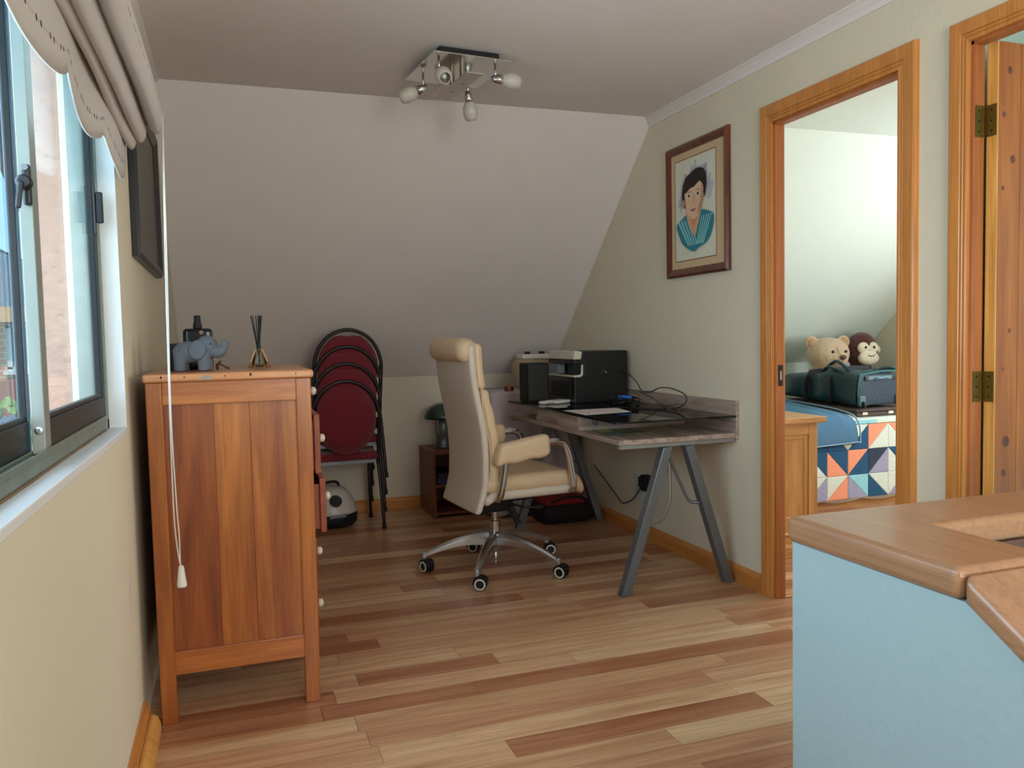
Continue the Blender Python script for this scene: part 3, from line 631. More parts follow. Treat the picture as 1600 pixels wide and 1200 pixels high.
bm = nb(); prism(bm, [(-.095, 1.0545), (-.058, 1.0545), (-.06, 1.066), (-.072, 1.069), (-.085, 1.064)], 'y', cy0 - .0128, cy0 - .011); fin('filler_patch', bm, mat('grey_filler', (150, 134, 118), .8), ch)
for z0, z1, op in ((.943, 1.045, .004), (.733, .927, .028), (.538, .717, .040), (.353, .522, .006), (.170, .337, .004)):
    dr = bpy.data.objects.new('drawer', None); link(dr, ch); dr.location = (cx1, 0, z0)
    X = cx1 + op; bx('drawer_front', DDRAW, dr, X - .02, X, cy0 + .050, cy1 - .050, z0, z1, bevel=.003)
    bm = nb(); box(bm, cx0 + .05 + op, X - .02, cy0 + .062, cy0 + .074, z0 + .01, z1 - .02); box(bm, cx0 + .05 + op, X - .02, cy1 - .074, cy1 - .062, z0 + .01, z1 - .02); box(bm, cx0 + .05 + op, cx0 + .06 + op, cy0 + .07, cy1 - .07, z0 + .01, z1 - .02); box(bm, cx0 + .05 + op, X - .02, cy0 + .07, cy1 - .07, z0 + .01, z0 + .016)
    fin('drawer_box', bm, DDRAW, dr)
    for yk in (cy0 + .215, cy1 - .215):
        bm = nb(); lathe(bm, [(.005, 0), (.005, .010), (.012, .014), (.015, .020), (.013, .028), (.006, .032)], (X, yk, (z0 + z1) / 2), 16, orient((1, 0, 0))); fin('knob', bm, mat('pearl_knob', (222, 212, 196), .25), dr, smooth=True)
ZT = 1.075
# elephant planter
el = thing('elephant_planter', 'small grey concrete elephant with raised trunk on the chest', 'figurine', (-.10, 2.80, ZT), -.2)
bm = nb()
ell(bm, (-.030, 0, .062), (.050, .036, .036)); ell(bm, (.028, 0, .082), (.034, .032, .034)); ell(bm, (.01, 0, .06), (.04, .034, .032))
for sx_, sy_ in ((-.052, -.018), (-.052, .018), (.022, -.018), (.022, .018)):
    lathe(bm, [(.019, .002), (.020, .03), (.021, .06)], (sx_, sy_, 0), 14)
tube(bm, spline([(.042, 0, .070), (.060, 0, .058), (.075, 0, .066), (.086, 0, .086), (.094, 0, .092)], 5), [.019] * 6 + [.017] * 5 + [.014] * 5 + [.013] * 5, 12)
o = fin('body', bm, mat('grey_concrete', (100, 106, 114), .9, bump=.6, bscale=150, var=.1), el, world=False); remesh(o, .0035, 3)
for s in (-1, 1):
    bm = nb(); ell(bm, (.006, s * .035, .070), (.028, .007, .032), Matrix.Rotation(s * .25, 3, 'X')); fin('ear', bm, MATS['grey_concrete'], el, world=False, smooth=True)
    bm = nb(); ell(bm, (.046, s * .026, .088), (.003, .0025, .003), u=8, v=6); fin('eye', bm, BLACK, el, world=False)
    bm = nb(); tube(bm, [(.05, s * .014, .058), (.062, s * .017, .052), (.070, s * .018, .054)], [.0045, .0035, .0015], 8); fin('tusk', bm, MATS['grey_concrete'], el, world=False, smooth=True)
bt = thing('black_bottle', 'flat black bottle with tall stopper behind the grey elephant', 'bottle', (-.105, 2.99, ZT))
bm = nb(); rbox(bm, (0, 0, .071), (.096, .04, .142), .014, 10); fin('body', bm, mat('black_glass', (12, 14, 18), .12), bt, world=False, smooth=True)
bm = nb(); lathe(bm, [(.014, .142), (.015, .15), (.0115, .165), (.0105, .186), (.006, .187)], (.0, 0, 0), 18); fin('stopper', bm, BLACKM, bt, world=False)
bm = nb(); lathe(bm, [(.007, 0), (.007, .002)], (.012, -.0205, .128), 12, orient((0, -1, 0))); fin('medallion', bm, mat('dull_bronze', (120, 92, 76), .4, .6), bt, world=False)
bb = thing('black_box', 'low black box half hidden behind the grey elephant', 'box', (-.165, 2.93, ZT)); bx('body', BLACKM, bb, -.035, .02, -.02, .02, 0, .085, bevel=.002, world=False); bx('lid', BLACK, bb, -.036, .021, -.021, .021, .085, .092, bevel=.002, world=False)
tw = thing('twig_figure', 'tiny brown twig figure beside the trunk of the elephant', 'figurine', (-.028, 2.90, ZT))
bm = nb(); tube(bm, [(-.02, 0, .003), (-.012, 0, .022), (-.004, 0, .030)], .003, 6); tube(bm, [(-.012, 0, .022), (.004, 0, .012), (.016, 0, .004)], .003, 6); ell(bm, (.018, 0, .005), (.005, .004, .004), u=8, v=6); ell(bm, (-.016, .002, .012), (.006, .006, .012), u=8, v=6); fin('body', bm, mat('brown_twig', (84, 52, 34), .7), tw, world=False, smooth=True)
rd = thing('reed_diffuser', 'glass reed diffuser with black sticks and gold wire cage on the chest', 'reed diffuser', (.092, 2.93, ZT))
bm = nb(); lathe(bm, [(.024, .003), (.026, .008), (.022, .028), (.012, .052), (.0075, .062), (.0075, .078), (.009, .080)], n=20); fin('bottle', bm, glass('diffuser_glass', (.85, .92, .95), 1.0, .05), rd, world=False, smooth=True)
bm = nb(); lathe(bm, [(.022, .005), (.0235, .010), (.022, .016)], n=18); fin('oil', bm, mat('dark_oil', (40, 46, 50), .1), rd, world=False)
GOLD = mat('gold_wire', (190, 140, 60), .3, .9)
bm = nb()
for k in range(6):
    a = k * PI / 3; b = a + PI / 3
    tube(bm, [(.036 * math.cos(a), .036 * math.sin(a), .004), (.011 * math.cos(a), .011 * math.sin(a), .066)], .0013, 6); tube(bm, [(.036 * math.cos(a), .036 * math.sin(a), .004), (.036 * math.cos(b), .036 * math.sin(b), .004)], .0016, 6)
    tube(bm, [(.036 * math.cos(a), .036 * math.sin(a), .004), (.032 * math.cos(a + PI / 6), .032 * math.sin(a + PI / 6), .022), (.036 * math.cos(b), .036 * math.sin(b), .004)], .0013, 6)
fin('wire_cage', bm, GOLD, rd, world=False)
for k, (dx, dy) in enumerate(((-.022, .0), (-.016, .006), (-.006, -.006), (.002, .004), (.006, -.003), (.010, .005), (.013, 0))):
    bm = nb(); tube(bm, [(-dx * .2, -dy * .2, .012), (dx, dy, .182)], .0019, 6); fin('stick', bm, BLACKM, rd, world=False)

# ------------------------------------------------------------------ stacked burgundy chairs
def burg_chair(loc, label):
    t = thing('stacking_chair', label, 'chair', loc, 0, 'stacked burgundy chairs')
    R0, H0, ZB = .192, .216, .690          # oval back: half width, half height, centre height
    tilt = lambda z: -.10 * (z - .45)      # the back leans towards the viewer
    bm = nb(); n = 28; bk = []; fr_ = []
    for k in range(n):
        a = 2 * PI * k / n; bk.append((R0 * math.cos(a), min(ZB + H0 * math.sin(a), ZB + H0 * .90 + .02 * abs(math.cos(a)))))
    for th in (-.017, .017):
        pass
    ctr = []
    for y_ in (-.020, .012):
        rim = [bm.verts.new((x * .95, y_ + tilt(z), z)) for x, z in bk]; rim2 = [bm.verts.new((x * .6, y_ * 1.5 + tilt(z * .6 + ZB * .4), ZB + (z - ZB) * .6)) for x, z in bk]; c = bm.verts.new((0, y_ * 1.7 + tilt(ZB), ZB))
        ctr.append((rim, rim2, c))
    for (rim, rim2, c) in ctr:
        for k in range(n): bm.faces.new([rim[k], rim[(k + 1) % n], rim2[(k + 1) % n], rim2[k]]); bm.faces.new([rim2[k], rim2[(k + 1) % n], c])
    for k in range(n): bm.faces.new([ctr[0][0][k], ctr[0][0][(k + 1) % n], ctr[1][0][(k + 1) % n], ctr[1][0][k]])
    fin('backrest', bm, BURG, t, world=False, smooth=True, bevel=0)
    # tube: foot - up - round the top of the back - down to the other foot
    pts = []
    for s in (-1, 1):
        leg = [(s * .205, .02, .46), (s * .207, tilt(.6), .58)]
        pts.append(leg)
    arc = [(.203 * math.cos(a), tilt(ZB + .228 * math.sin(a)) - .005, ZB + .005 + .228 * math.sin(a)) for a in [PI - PI * k / 20 for k in range(21)]]
    bm = nb(); tube(bm, spline([(-.195, .03, .40), (-.20, .02, .50)] + arc + [(.20, .02, .50), (.195, .03, .40)], 2), .0115, 8); fin('back_frame', bm, FRAMEC, t, world=False, smooth=True)
    for s in (-1, 1):
        bm = nb(); tube(bm, spline([(s * .195, .03, .42), (s * .20, .02, .36), (s * .208, -.0, .2), (s * .215, -.02, .02)], 5), .0105, 8); fin('leg', bm, FRAMEC, t, world=False, smooth=True)
        bm = nb(); tube(bm, [(s * .18, .30, .43), (s * .185, .32, .2), (s * .19, .335, .02)], .0105, 8); fin('leg', bm, FRAMEC, t, world=False, smooth=True)
        for yy, xx in ((-.0205, .215), (.3355, .19)):
            bm = nb(); lathe(bm, [(.013, 0), (.014, .004), (.013, .03)], (s * xx, yy, 0), 10); fin('foot_cap', bm, BLACKM, t, world=False)
    bm = nb(); bar(bm, (-.20, .035, .418), (.20, .035, .418), .012, .02); bar(bm, (-.185, .04, .42), (-.175, .31, .42), .02, .012); bar(bm, (.185, .04, .42), (.175, .31, .42), .02, .012); bar(bm, (-.18, .31, .42), (.18, .31, .42), .02, .012)
    fin('seat_frame', bm, GREYM, t, world=False)
    bm = nb(); rbox(bm, (0, .175, .455), (.40, .33, .055), .026, 8); fin('seat', bm, BURG, t, world=False, smooth=True)
    return t
LB = ['bottom burgundy oval-backed chair of the stack, its whole backrest showing', 'second burgundy chair from the bottom of the stack', 'third burgundy chair from the bottom of the stack', 'top burgundy chair of the stack with a grip slot below the tube']
for k in range(4): burg_chair((.642 + k * .010, 4.955 + k * .018, k * .103), LB[k])

# ------------------------------------------------------------------ canister vacuum
vc = thing('vacuum_cleaner', 'white and black domed canister vacuum cleaner under the stacked chairs', 'vacuum cleaner', (.565, 5.15, 0))
bm = nb(); lathe(bm, [(.06, .006), (.13, .01), (.155, .03), (.158, .085), (.15, .10)], n=28); fin('base', bm, BLACKM, vc, world=False, smooth=True)
bm = nb(); lathe(bm, [(.155, .088), (.156, .105), (.142, .15), (.118, .20), (.085, .238), (.045, .254), (.005, .258)], n=28); fin('shell', bm, mat('off_white_shell', (214, 206, 198), .35), vc, world=False, smooth=True)
bm = nb(); M_ = orient((.08, -.84, .5)); lathe(bm, [(.038, -.006), (.038, .004), (.034, .006), (.001, .004)], (.01, -.136, .180), 24, M_); fin('vent_disc', bm, mat('dark_vent', (24, 30, 34), .3), vc, world=False)
bm = nb(); tube(bm, spline([(-.06, 0, .235), (-.04, -.01, .275), (.03, -.01, .278), (.05, 0, .24)], 5), .010, 8); fin('handle', bm, BLACKM, vc, world=False, smooth=True)
bm = nb(); bar(bm, (-.03, -.155, .085), (.07, -.145, .088), .012, .02); fin('latch', bm, GREYM, vc, world=False, bevel=.003)

# ------------------------------------------------------------------ cube shelf and lamp on it
sh = thing('cube_shelf', 'low red-brown cube shelf behind the office chair against back wall', 'shelf', (1.36, 5.25, 0))
a, b, f0, f1, h = 1.205, 1.52, 5.06, 5.46, .435
bx('side_panel', REDW, sh, a, a + .018, f0, f1, 0, h - .018); bx('side_panel', REDW, sh, b - .018, b, f0, f1, 0, h - .018)
bx('top_panel', REDW, sh, a, b, f0, f1, h - .018, h); bx('middle_shelf', REDW, sh, a + .018, b - .018, f0 + .002, f1, .20, .216); bx('bottom_panel', REDW, sh, a + .018, b - .018, f0, f1, .02, .036); bx('back_panel', REDW, sh, a + .018, b - .018, f1 - .008, f1, .036, h - .018)
bk = thing('blue_folder', 'dark blue folders lying inside the cube shelf', 'folder', (1.36, 5.25, .216))
bx('cover', mat('dark_blue_card', (30, 40, 84), .5), bk, 1.24, 1.48, 5.10, 5.40, .2165, .255); bx('cover', mat('black_card', (22, 22, 30), .5), bk, 1.25, 1.47, 5.11, 5.39, .2555, .285)
gl = thing('green_desk_lamp', 'small desk lamp with dark green dome shade on the cube shelf', 'lamp', (1.335, 5.28, .435))
GRN = mat('dark_green_enamel', (44, 62, 54), .25)
bm = nb(); lathe(bm, [(.062, 0), (.065, .008), (.055, .018), (.052, .03), (.045, .075), (.035, .08)], n=24); fin('base', bm, mat('pewter', (104, 104, 108), .35, .6), gl, world=False, smooth=True)
bm = nb(); lathe(bm, [(.034, .078), (.036, .08), (.030, .19), (.014, .2)], n=20); fin('column', bm, mat('grey_column', (112, 116, 110), .35, .3), gl, world=False, smooth=True)
bm = nb(); lathe(bm, [(.128, .195), (.126, .215), (.112, .248), (.085, .276), (.045, .294), (.008, .300), (.006, .297), (.044, .290), (.083, .272), (.109, .245), (.122, .213), (.124, .195)], n=28); fin('shade', bm, GRN, gl, world=False, smooth=True)
bm = nb(); tube(bm, spline([(-.05, -.02, .19), (-.055, -.025, .13), (-.048, -.02, .06)], 5), .003, 6); fin('pull_chain', bm, BLACK, gl, world=False)

# ------------------------------------------------------------------ table with cloth behind the desk
tb = thing('side_table', 'small table hidden under a lilac cloth in the far corner', 'table', (1.85, 5.15, 0))
tx0, tx1, ty0, ty1, tz = 1.56, 2.16, 4.90, 5.38, .812
bx('table_top', OAK, tb, tx0 + .01, tx1 - .01, ty0 + .01, ty1 - .01, tz - .025, tz - .004)
for x in (tx0 + .03, tx1 - .06):
    for yv in (ty0 + .03, ty1 - .06): bx('leg', OAK, tb, x, x + .03, yv, yv + .03, 0, tz - .025)
bm = nb(); loop = []; N = 40
per = [(tx0 + (tx1 - tx0) * i / N, ty0) for i in range(N)] + [(tx1, ty0 + (ty1 - ty0) * i / N) for i in range(N)] + [(tx1 - (tx1 - tx0) * i / N, ty1) for i in range(N)] + [(tx0, ty1 - (ty1 - ty0) * i / N) for i in range(N)]
rows = []
for zi, zz in enumerate((tz, tz - .01, .7, .5, .3, .1, .02)):
    r_ = []
    for i, (x, yv) in enumerate(per):
        amp = .016 * min(1, max(0, (tz - .02 - zz) * 2.2)); o_ = amp * (math.sin(i * .55) + .5 * math.sin(i * .23 + 1)); nx = -1 if x <= tx0 + 1e-6 else (1 if x >= tx1 - 1e-6 else 0); ny_ = -1 if yv <= ty0 + 1e-6 else (1 if yv >= ty1 - 1e-6 else 0)
        if nx > 0: o_ = min(o_, .005)
        r_.append(bm.verts.new((x + nx * (o_ + amp * .3), yv + ny_ * (o_ + amp * .3), zz)))
    rows.append(r_)
for A, B in zip(rows, rows[1:]):
    for i in range(len(A)): bm.faces.new([A[i], A[(i + 1) % len(A)], B[(i + 1) % len(A)], B[i]])
bm.faces.new(rows[0]); o = fin('tablecloth', bm, mat('lilac_cloth', (196, 182, 190), .9), smooth=True); s = o.modifiers.new('solid', 'SOLIDIFY'); s.thickness = .003; s.offset = 1
tag(o, 'pale lilac cloth draped to the floor over the small corner table', 'tablecloth')
ra = thing('kitchen_appliance', 'cream rounded appliance with two black knobs on the clothed table', 'appliance', (1.92, 5.12, tz + .003))
bm = nb(); rbox(bm, (0, 0, .105), (.26, .18, .21), .06, 12, fn=lambda p: (p.x * (1 - .25 * (p.z > 0) * p.z), p.y, p.z)); fin('body', bm, mat('beige_shell', (176, 158, 132), .5), ra, world=False, smooth=True)
bm = nb(); rbox(bm, (.02, 0, .218), (.22, .15, .035), .014, 8); fin('top', bm, WPLAS, ra, world=False, smooth=True)
for x in (-.035, .07):
    bm = nb(); lathe(bm, [(.02, .232), (.02, .250), (.016, .253)], (x, -.02, 0), 16); fin('knob', bm, BLACKM, ra, world=False)
bm = nb()
for k in range(5): box(bm, -.09 + k * .004, -.05 + k * .004, -.0925, -.089, .07 + k * .022, .079 + k * .022)
fin('vent_slot', bm, mat('brown_slot', (70, 56, 44), .7), ra, world=False)
tf = thing('orange_figurine', 'tiny orange and brown figurine on the front edge of the clothed table', 'figurine', (1.705, 4.97, tz + .003))
ORA = mat('orange_clay', (206, 110, 60), .6); bm = nb(); ell(bm, (0, 0, .018), (.014, .012, .018), u=12, v=8); fin('body', bm, ORA, tf, world=False, smooth=True)
bm = nb(); ell(bm, (0, 0, .042), (.010, .010, .010), u=12, v=8); fin('head', bm, ORA, tf, world=False, smooth=True)
for s in (-1, 1):
    bm = nb(); lathe(bm, [(.008, 0), (.010, .015), (.009, .03)], (s * .023, 0, 0), 10); fin('side_cup', bm, mat('brown_clay', (92, 56, 40), .6), tf, world=False)

# ------------------------------------------------------------------ desk
dk = thing('trestle_desk', 'grey-brown wooden desk with raised glass top on steel trestles', 'desk', (1.9, 3.9, 0))
dx0, dx1, dy0, dy1, dz = 1.59, 2.186, 3.165, 4.64, .70
bx('desktop', GREYW, dk, dx0, dx1, dy0, dy1, dz - .022, dz, bevel=.002)
bx('backboard', GREYW, dk, dx1, dx1 + .016, dy0 - .005, dy1, dz - .03, .848, bevel=.002)
bx('riser_side', wood('riser_wood', (132, 108, 98), (198, 178, 166), 'x', 2.5, .5, 10), dk, dx0, dx1, 3.60, 3.616, dz, .770, bevel=.001)
bx('riser_front', GREYW, dk, dx0, dx0 + .016, 3.616, 4.16, dz, .770, bevel=.001); bx('riser_side', MATS['riser_wood'], dk, dx0, dx1, 4.16, 4.176, dz, .770, bevel=.001)
bm = nb(); box(bm, 1.572, dx1 - .002, 3.155, 4.60, .7745, .7825); fin('glass_top', bm, glass('smoked_glass', (.62, .60, .57), 1.0, .02), dk, bevel=.001)
bm = nb(); box(bm, 1.5715, 1.5725, 3.154, 4.601, .7743, .7827); box(bm, 1.572, dx1 - .002, 3.1535, 3.1548, .7743, .7827); fin('glass_edge', bm, mat('dark_glass_edge', (14, 18, 18), .1), dk)
for (x, yv) in ((1.65, 3.608), (2.1, 3.608), (1.65, 4.168), (2.1, 4.168)):
    bm = nb(); lathe(bm, [(.010, .770), (.010, .7745)], (x, yv, 0), 12); lathe(bm, [(.010, .7826), (.011, .784), (.006, .786)], (x, yv, 0), 12); fin('glass_fixing', bm, CHROME, dk)
bm = nb(); tube(bm, spline([(1.665, 3.598, .748), (1.665, 3.590, .735), (1.675, 3.588, .727), (1.685, 3.590, .735), (1.685, 3.598, .748)], 4), .003, 6); fin('hook', bm, GREYM, dk)
for yv in (dy0 + .012, dy1 - .03):
    bm = nb(); box(bm, dx0 + .01, dx1 + .004, yv, yv + .028, dz - .042, dz - .0225); fin('cross_rail', bm, mat('light_grey_steel', (150, 148, 146), .4, .4), dk, bevel=.002)
for yv in (dy0 + .024, dy1 - .06):
    tr = bpy.data.objects.new('trestle', None); link(tr, dk); tr.location = (0, yv - 3.9, .4)
    for (fx, tx) in ((1.615, 1.835), (2.155, 1.945)):
        bm = nb(); bar(bm, (fx, yv, .0), (tx, yv, dz - .043), .048, .046, (1, 0, 0))
        for v in bm.verts:
            if v.co.z < .1: v.co.z = .001
            if v.co.z > .6: v.co.z = dz - .043
        fin('leg', bm, GREYM, tr, bevel=.003)
    bm = nb(); tube(bm, spline([(1.86, yv + .03, .62), (1.92, yv + .03, .49), (1.965, yv + .03, .40), (1.995, yv + .02, .385), (2.035, yv, .385)], 6), .0075, 8); fin('brace', bm, GREYM, tr, smooth=True)
    bm = nb(); lathe(bm, [(.006, 0), (.005, .003)], (2.045, yv - .023, .385), 10, orient((0, -1, 0))); fin('bolt', bm, CHROME, tr)
GT = .7827
# printer
pt = thing('printer', 'black multifunction printer with cream trim on the glass desk top', 'printer', (2.0, 4.38, GT))
px0, px1, py0, py1 = 1.835, 2.172, 4.20, 4.60
bm = nb(); prism(bm, [(px0, GT), (px1, GT), (px1, 1.070), (px1 - .012, 1.076), (px0 + .05, 1.076), (px0 + .042, 1.030), (px0 + .002, 1.028), (px0 + .002, 1.004), (px0 + .060, 1.002), (px0 + .060, .944), (px0 + .045, .929), (px0, .929)], 'y', py0, py1); fin('body', bm, BLACK, pt, bevel=.003)
bm = nb(); box(bm, px0 + .10, px1 - .0005, py0 - .0012, py1, 1.052, 1.0535); fin('lid_seam', bm, BLACKM, pt)
bm = nb(); prism(bm, [(px0 - .006, 1.031), (px0 + .041, 1.031), (px0 + .049, 1.074), (px0 + .015, 1.081), (px0 + .002, 1.079)], 'y', py0 - .002, py1 - .02); fin('scanner_trim', bm, CREAMP, pt, bevel=.004, seg=3)
bm = nb(); prism(bm, [(px0 - .006, .930), (px0 + .040, .930), (px0 + .053, .945), (px0 + .054, 1.001), (px0 + .045, 1.001), (px0 + .042, .952), (px0 + .034, .943), (px0 - .006, .941)], 'y', py0 - .002, py0 + .012); box(bm, px0 - .006, px0 + .006, py0 + .012, py1, .930, .941); fin('output_lip', bm, CREAMP, pt, bevel=.002)
bm = nb(); box(bm, px0 + .004, px0 + .05, py0 + .26, py1 - .02, .945, 1.0); fin('tray_end', bm, mat('blue_grey_tray', (120, 136, 140), .4), pt)
bm = nb(); box(bm, px0 - .004, px0, py0 + .05, py1 - .05, .81, .90); fin('paper_drawer', bm, BLACKM, pt, bevel=.002)
bm = nb(); lathe(bm, [(.019, 0), (.019, .0012), (.017, .002)], (2.03, py0, .955), 24, orient((0, -1, 0))); fin('badge', bm, mat('badge_black', (6, 6, 8), .2), pt)
bm = nb()   # the two letter strokes on the badge
for (a_, b_, c_, d_) in ((-.007, .011, -.004, -.004), (-.005, .003, -.0008, .003), (.003, .004, .0055, -.011), (.0055, .003, .009, -.003)): bar(bm, (2.03 + a_, py0 - .0022, .955 + b_), (2.03 + c_, py0 - .0022, .955 + d_), .0018, .001, (1, 0, 0))
bar(bm, (2.03 - .0008, py0 - .0022, .958), (2.03 - .003, py0 - .0022, .951), .0016, .001, (1, 0, 0)); bar(bm, (2.039, py0 - .0022, .952), (2.035, py0 - .0022, .951), .0016, .001, (1, 0, 0))
fin('badge_letters', bm, mat('badge_silver', (190, 190, 190), .3, .5), pt)
sp = thing('black_speaker', 'upright black box speaker standing left of the printer', 'speaker', (1.68, 4.44, GT))
bm = nb(); rbox(bm, (0, 0, .115), (.135, .15, .23), .012, 12); fin('cabinet', bm, BLACKM, sp, world=False, smooth=True)
bm = nb(); box(bm, -.058, .058, -.079, -.075, .012, .218); fin('grille', bm, BLACK, sp, world=False, bevel=.004)
wp = thing('white_gadget', 'flat white gadget with cable lying in front of the printer', 'gadget', (1.715, 4.30, GT)); wp.rotation_euler.z = .5
bm = nb(); rbox(bm, (0.02, -.05, .010), (.13, .09, .018), .008, 6); fin('body', bm, WPLAS, wp, world=False, smooth=True); bm = nb(); rbox(bm, (-.07, -.02, .009), (.05, .04, .016), .007, 5); fin('plug', bm, WPLAS, wp, world=False, smooth=True)
def sheetthing(name, label, cat, pts, z, m, th=.0008):
    bm = nb(); prism(bm, pts, 'z', z, z + th); return tag(fin(name, bm, m), label, cat)
PAP = mat('white_paper', (220, 208, 206), .8)
sheetthing('paper_sheet', 'white sheet of paper lying on the glass desk top', 'paper', [(1.60, 3.815), (1.897, 3.80), (1.862, 3.572), (1.60, 3.538)], GT + .0002, PAP)
sheetthing('paper_slip', 'small white slip on the glass below the printer', 'paper', [(1.626, 4.032), (1.70, 4.03), (1.70, 3.99), (1.63, 3.99)], GT + .0002, PAP)
br_ = thing('green_brochure', 'green picture brochure lying on the wooden desktop below the glass', 'brochure', (1.75, 3.5, dz))
bm = nb(); prism(bm, [(1.652, 3.585), (1.868, 3.575), (1.878, 3.41), (1.62, 3.345)], 'z', dz + .0003, dz + .0015)
m = mat('brochure_print', (92, 104, 70), .35, var=.6, vscale=22); fin('cover', bm, m, br_)
bm = nb(); prism(bm, [(1.665, 3.57), (1.74, 3.565), (1.72, 3.48), (1.66, 3.46)], 'z', dz + .0016, dz + .0019); fin('picture_panel', bm, mat('brochure_lime', (150, 178, 62), .35, var=.3, vscale=40), br_)
bm = nb(); prism(bm, [(1.64, 3.40), (1.70, 3.415), (1.73, 3.45), (1.72, 3.375)], 'z', dz + .0016, dz + .0019); fin('picture_panel', bm, mat('brochure_blue', (96, 140, 160), .35), br_)
# cables
def cable(name, label, pts, r=.003, m=BLACK, cat='cable', n=7):
    bm = nb(); tube(bm, spline(pts, n), r, 6); return tag(fin(name, bm, m, smooth=True), label, cat)
cable('printer_cable', 'black cable from the back of the printer looping over the glass', [(2.13, 4.21, .950), (2.12, 4.10, .945), (2.10, 3.96, .905), (2.08, 3.86, .862), (2.09, 3.78, .862), (2.10, 3.70, .886), (2.11, 3.60, .886), (2.12, 3.49, .86), (2.10, 3.46, .82), (2.06, 3.52, .79), (1.97, 3.68, .787), (1.87, 3.80, .788)])
cable('hanging_cable', 'thin black cable drooping from the coil towards the wall', [(2.06, 3.86, .86), (2.10, 3.80, .83), (2.13, 3.76, .80), (2.14, 3.70, .79), (2.165, 3.64, .80)], .0022)
ck = thing('cable_coil', 'tangled coil of black cable beside the printer', 'cable', (2.03, 3.98, GT)); random.seed(9)
bm = nb(); pts = []
for k in range(90):
    a_ = k * .42; r_ = .062 + .028 * math.sin(k * .9); pts.append((2.03 + r_ * math.cos(a_) * .9, 3.98 + r_ * 1.35 * math.sin(a_), GT + .006 + .018 * (1 + math.sin(k * .53 + 1))))
tube(bm, spline(pts, 3), .0032, 6); fin('loops', bm, BLACK, ck, smooth=True)
bx('velcro_tie', mat('blue_tie', (24, 110, 200), .5), ck, 1.985, 2.045, 3.91, 3.965, GT + .034, GT + .052, bevel=.004)

# sockets and wall cables under the desk
so = thing('wall_socket', 'white wall socket plate low on the right wall under the desk', 'socket', (XR, 4.10, .27))
bx('plate', mat('socket_white', (206, 214, 214), .4), so, XR - .008, XR, 4.065, 4.185, .20, .275, bevel=.002); bx('plate', MATS['socket_white'], so, XR - .008, XR, 4.065, 4.185, .285, .36, bevel=.002)
ap = thing('power_adapter', 'black power adapter plugged in below the desk', 'adapter', (XR, 3.99, .33)); bx('body', BLACKM, ap, XR - .05, XR - .001, 3.93, 4.035, .285, .375, bevel=.005); bx('plug', BLACK, ap, XR - .045, XR - .010, 4.035, 4.07, .30, .36, bevel=.004)
cable('wall_cable', 'thin black cable sagging along the wall to the adapter', [(2.19, 4.72, .33), (2.192, 4.55, .25), (2.192, 4.40, .18), (2.192, 4.33, .155), (2.19, 4.2, .20), (2.18, 4.06, .31)])
cable('adapter_cable', 'short curled black lead hanging from the adapter', [(2.17, 3.94, .37), (2.18, 3.90, .39), (2.185, 3.885, .36), (2.18, 3.90, .31), (2.18, 3.93, .30)], .002)
cable('white_cable', 'white cable loop hanging from desk back to the baseboard', [(2.19, 3.78, .66), (2.192, 3.775, .5), (2.192, 3.77, .38), (2.192, 3.775, .27), (2.19, 3.84, .17), (2.185, 3.93, .12), (2.183, 4.04, .095)], .0035, WPLAS)
bg_ = thing('black_bag', 'black bag with red top lying on floor under the desk', 'bag', (1.95, 4.70, 0))
bm = nb(); rbox(bm, (0, 0, .065), (.37, .30, .13), .06, 10); fin('body', bm, mat('black_nylon', (18, 17, 20), .8, bump=.4), bg_, world=False, smooth=True)
bm = nb(); rbox(bm, (-.02, 0, .135), (.28, .24, .06), .028, 8); fin('lid', bm, mat('red_nylon', (136, 22, 34), .8, bump=.4), bg_, world=False, smooth=True)
bm = nb(); tube(bm, spline([(-.12, -.12, .14), (-.05, -.15, .17), (.05, -.15, .17), (.12, -.12, .14)], 5), .008, 6); fin('strap', bm, BLACKM, bg_, world=False)
# ------------------------------------------------------------------ office chair
oc = thing('office_chair', 'cream leather swivel office chair with chrome arms facing the desk', 'office chair', (1.225, 3.84, 0), math.radians(5))
W = .25
def fx_shell(z):
    K = [(.30, -.18), (.36, -.160), (.45, -.128), (.58, -.122), (.70, -.128), (.82, -.148), (.92, -.168), (1.02, -.180), (1.16, -.186)]
    for (a, x0), (b, x1) in zip(K, K[1:]):
        if z <= b: return x0 + (x1 - x0) * (z - a) / (b - a)
    return K[-1][1]
bm = nb(); rbox(bm, (0, 0, 0), (.034, .49, .80), .016, 14, fn=lambda p: (p.x + fx_shell(p.z + .735) - .017 + .10 * p.y * p.y, p.y * (1.0 - .05 * max(0, -(p.z)) ), p.z + .735))
fin('back_shell', bm, LEATHB, oc, world=False, smooth=True)
bm = nb(); rbox(bm, (0, 0, 0), (.06, .46, .50), .028, 14, fn=lambda p: (p.x + fx_shell(p.z + .675) + .026 + .010 * math.cos(p.z * 6) + .08 * p.y * p.y + .003 * math.sin(p.z * 60), p.y, p.z + .675))
fin('back_cushion', bm, LEATH, oc, world=False, smooth=True)
bm = nb(); rbox(bm, (0, 0, 0), (.05, .46, .22), .024, 12, fn=lambda p: (p.x + fx_shell(p.z + 1.03) + .022 + .08 * p.y * p.y, p.y, p.z + 1.03))
fin('upper_cushion', bm, LEATH, oc, world=False, smooth=True)
bm = nb(); rbox(bm, (-.208, 0, 1.110), (.108, .475, .116), .054, 14, fn=lambda p: (p.x + .10 * p.y * p.y, p.y, p.z + .003 * math.sin(p.y * 70) - .05 * p.y * p.y)); fin('headrest_roll', bm, LEATH, oc, world=False, smooth=True)
bm = nb()
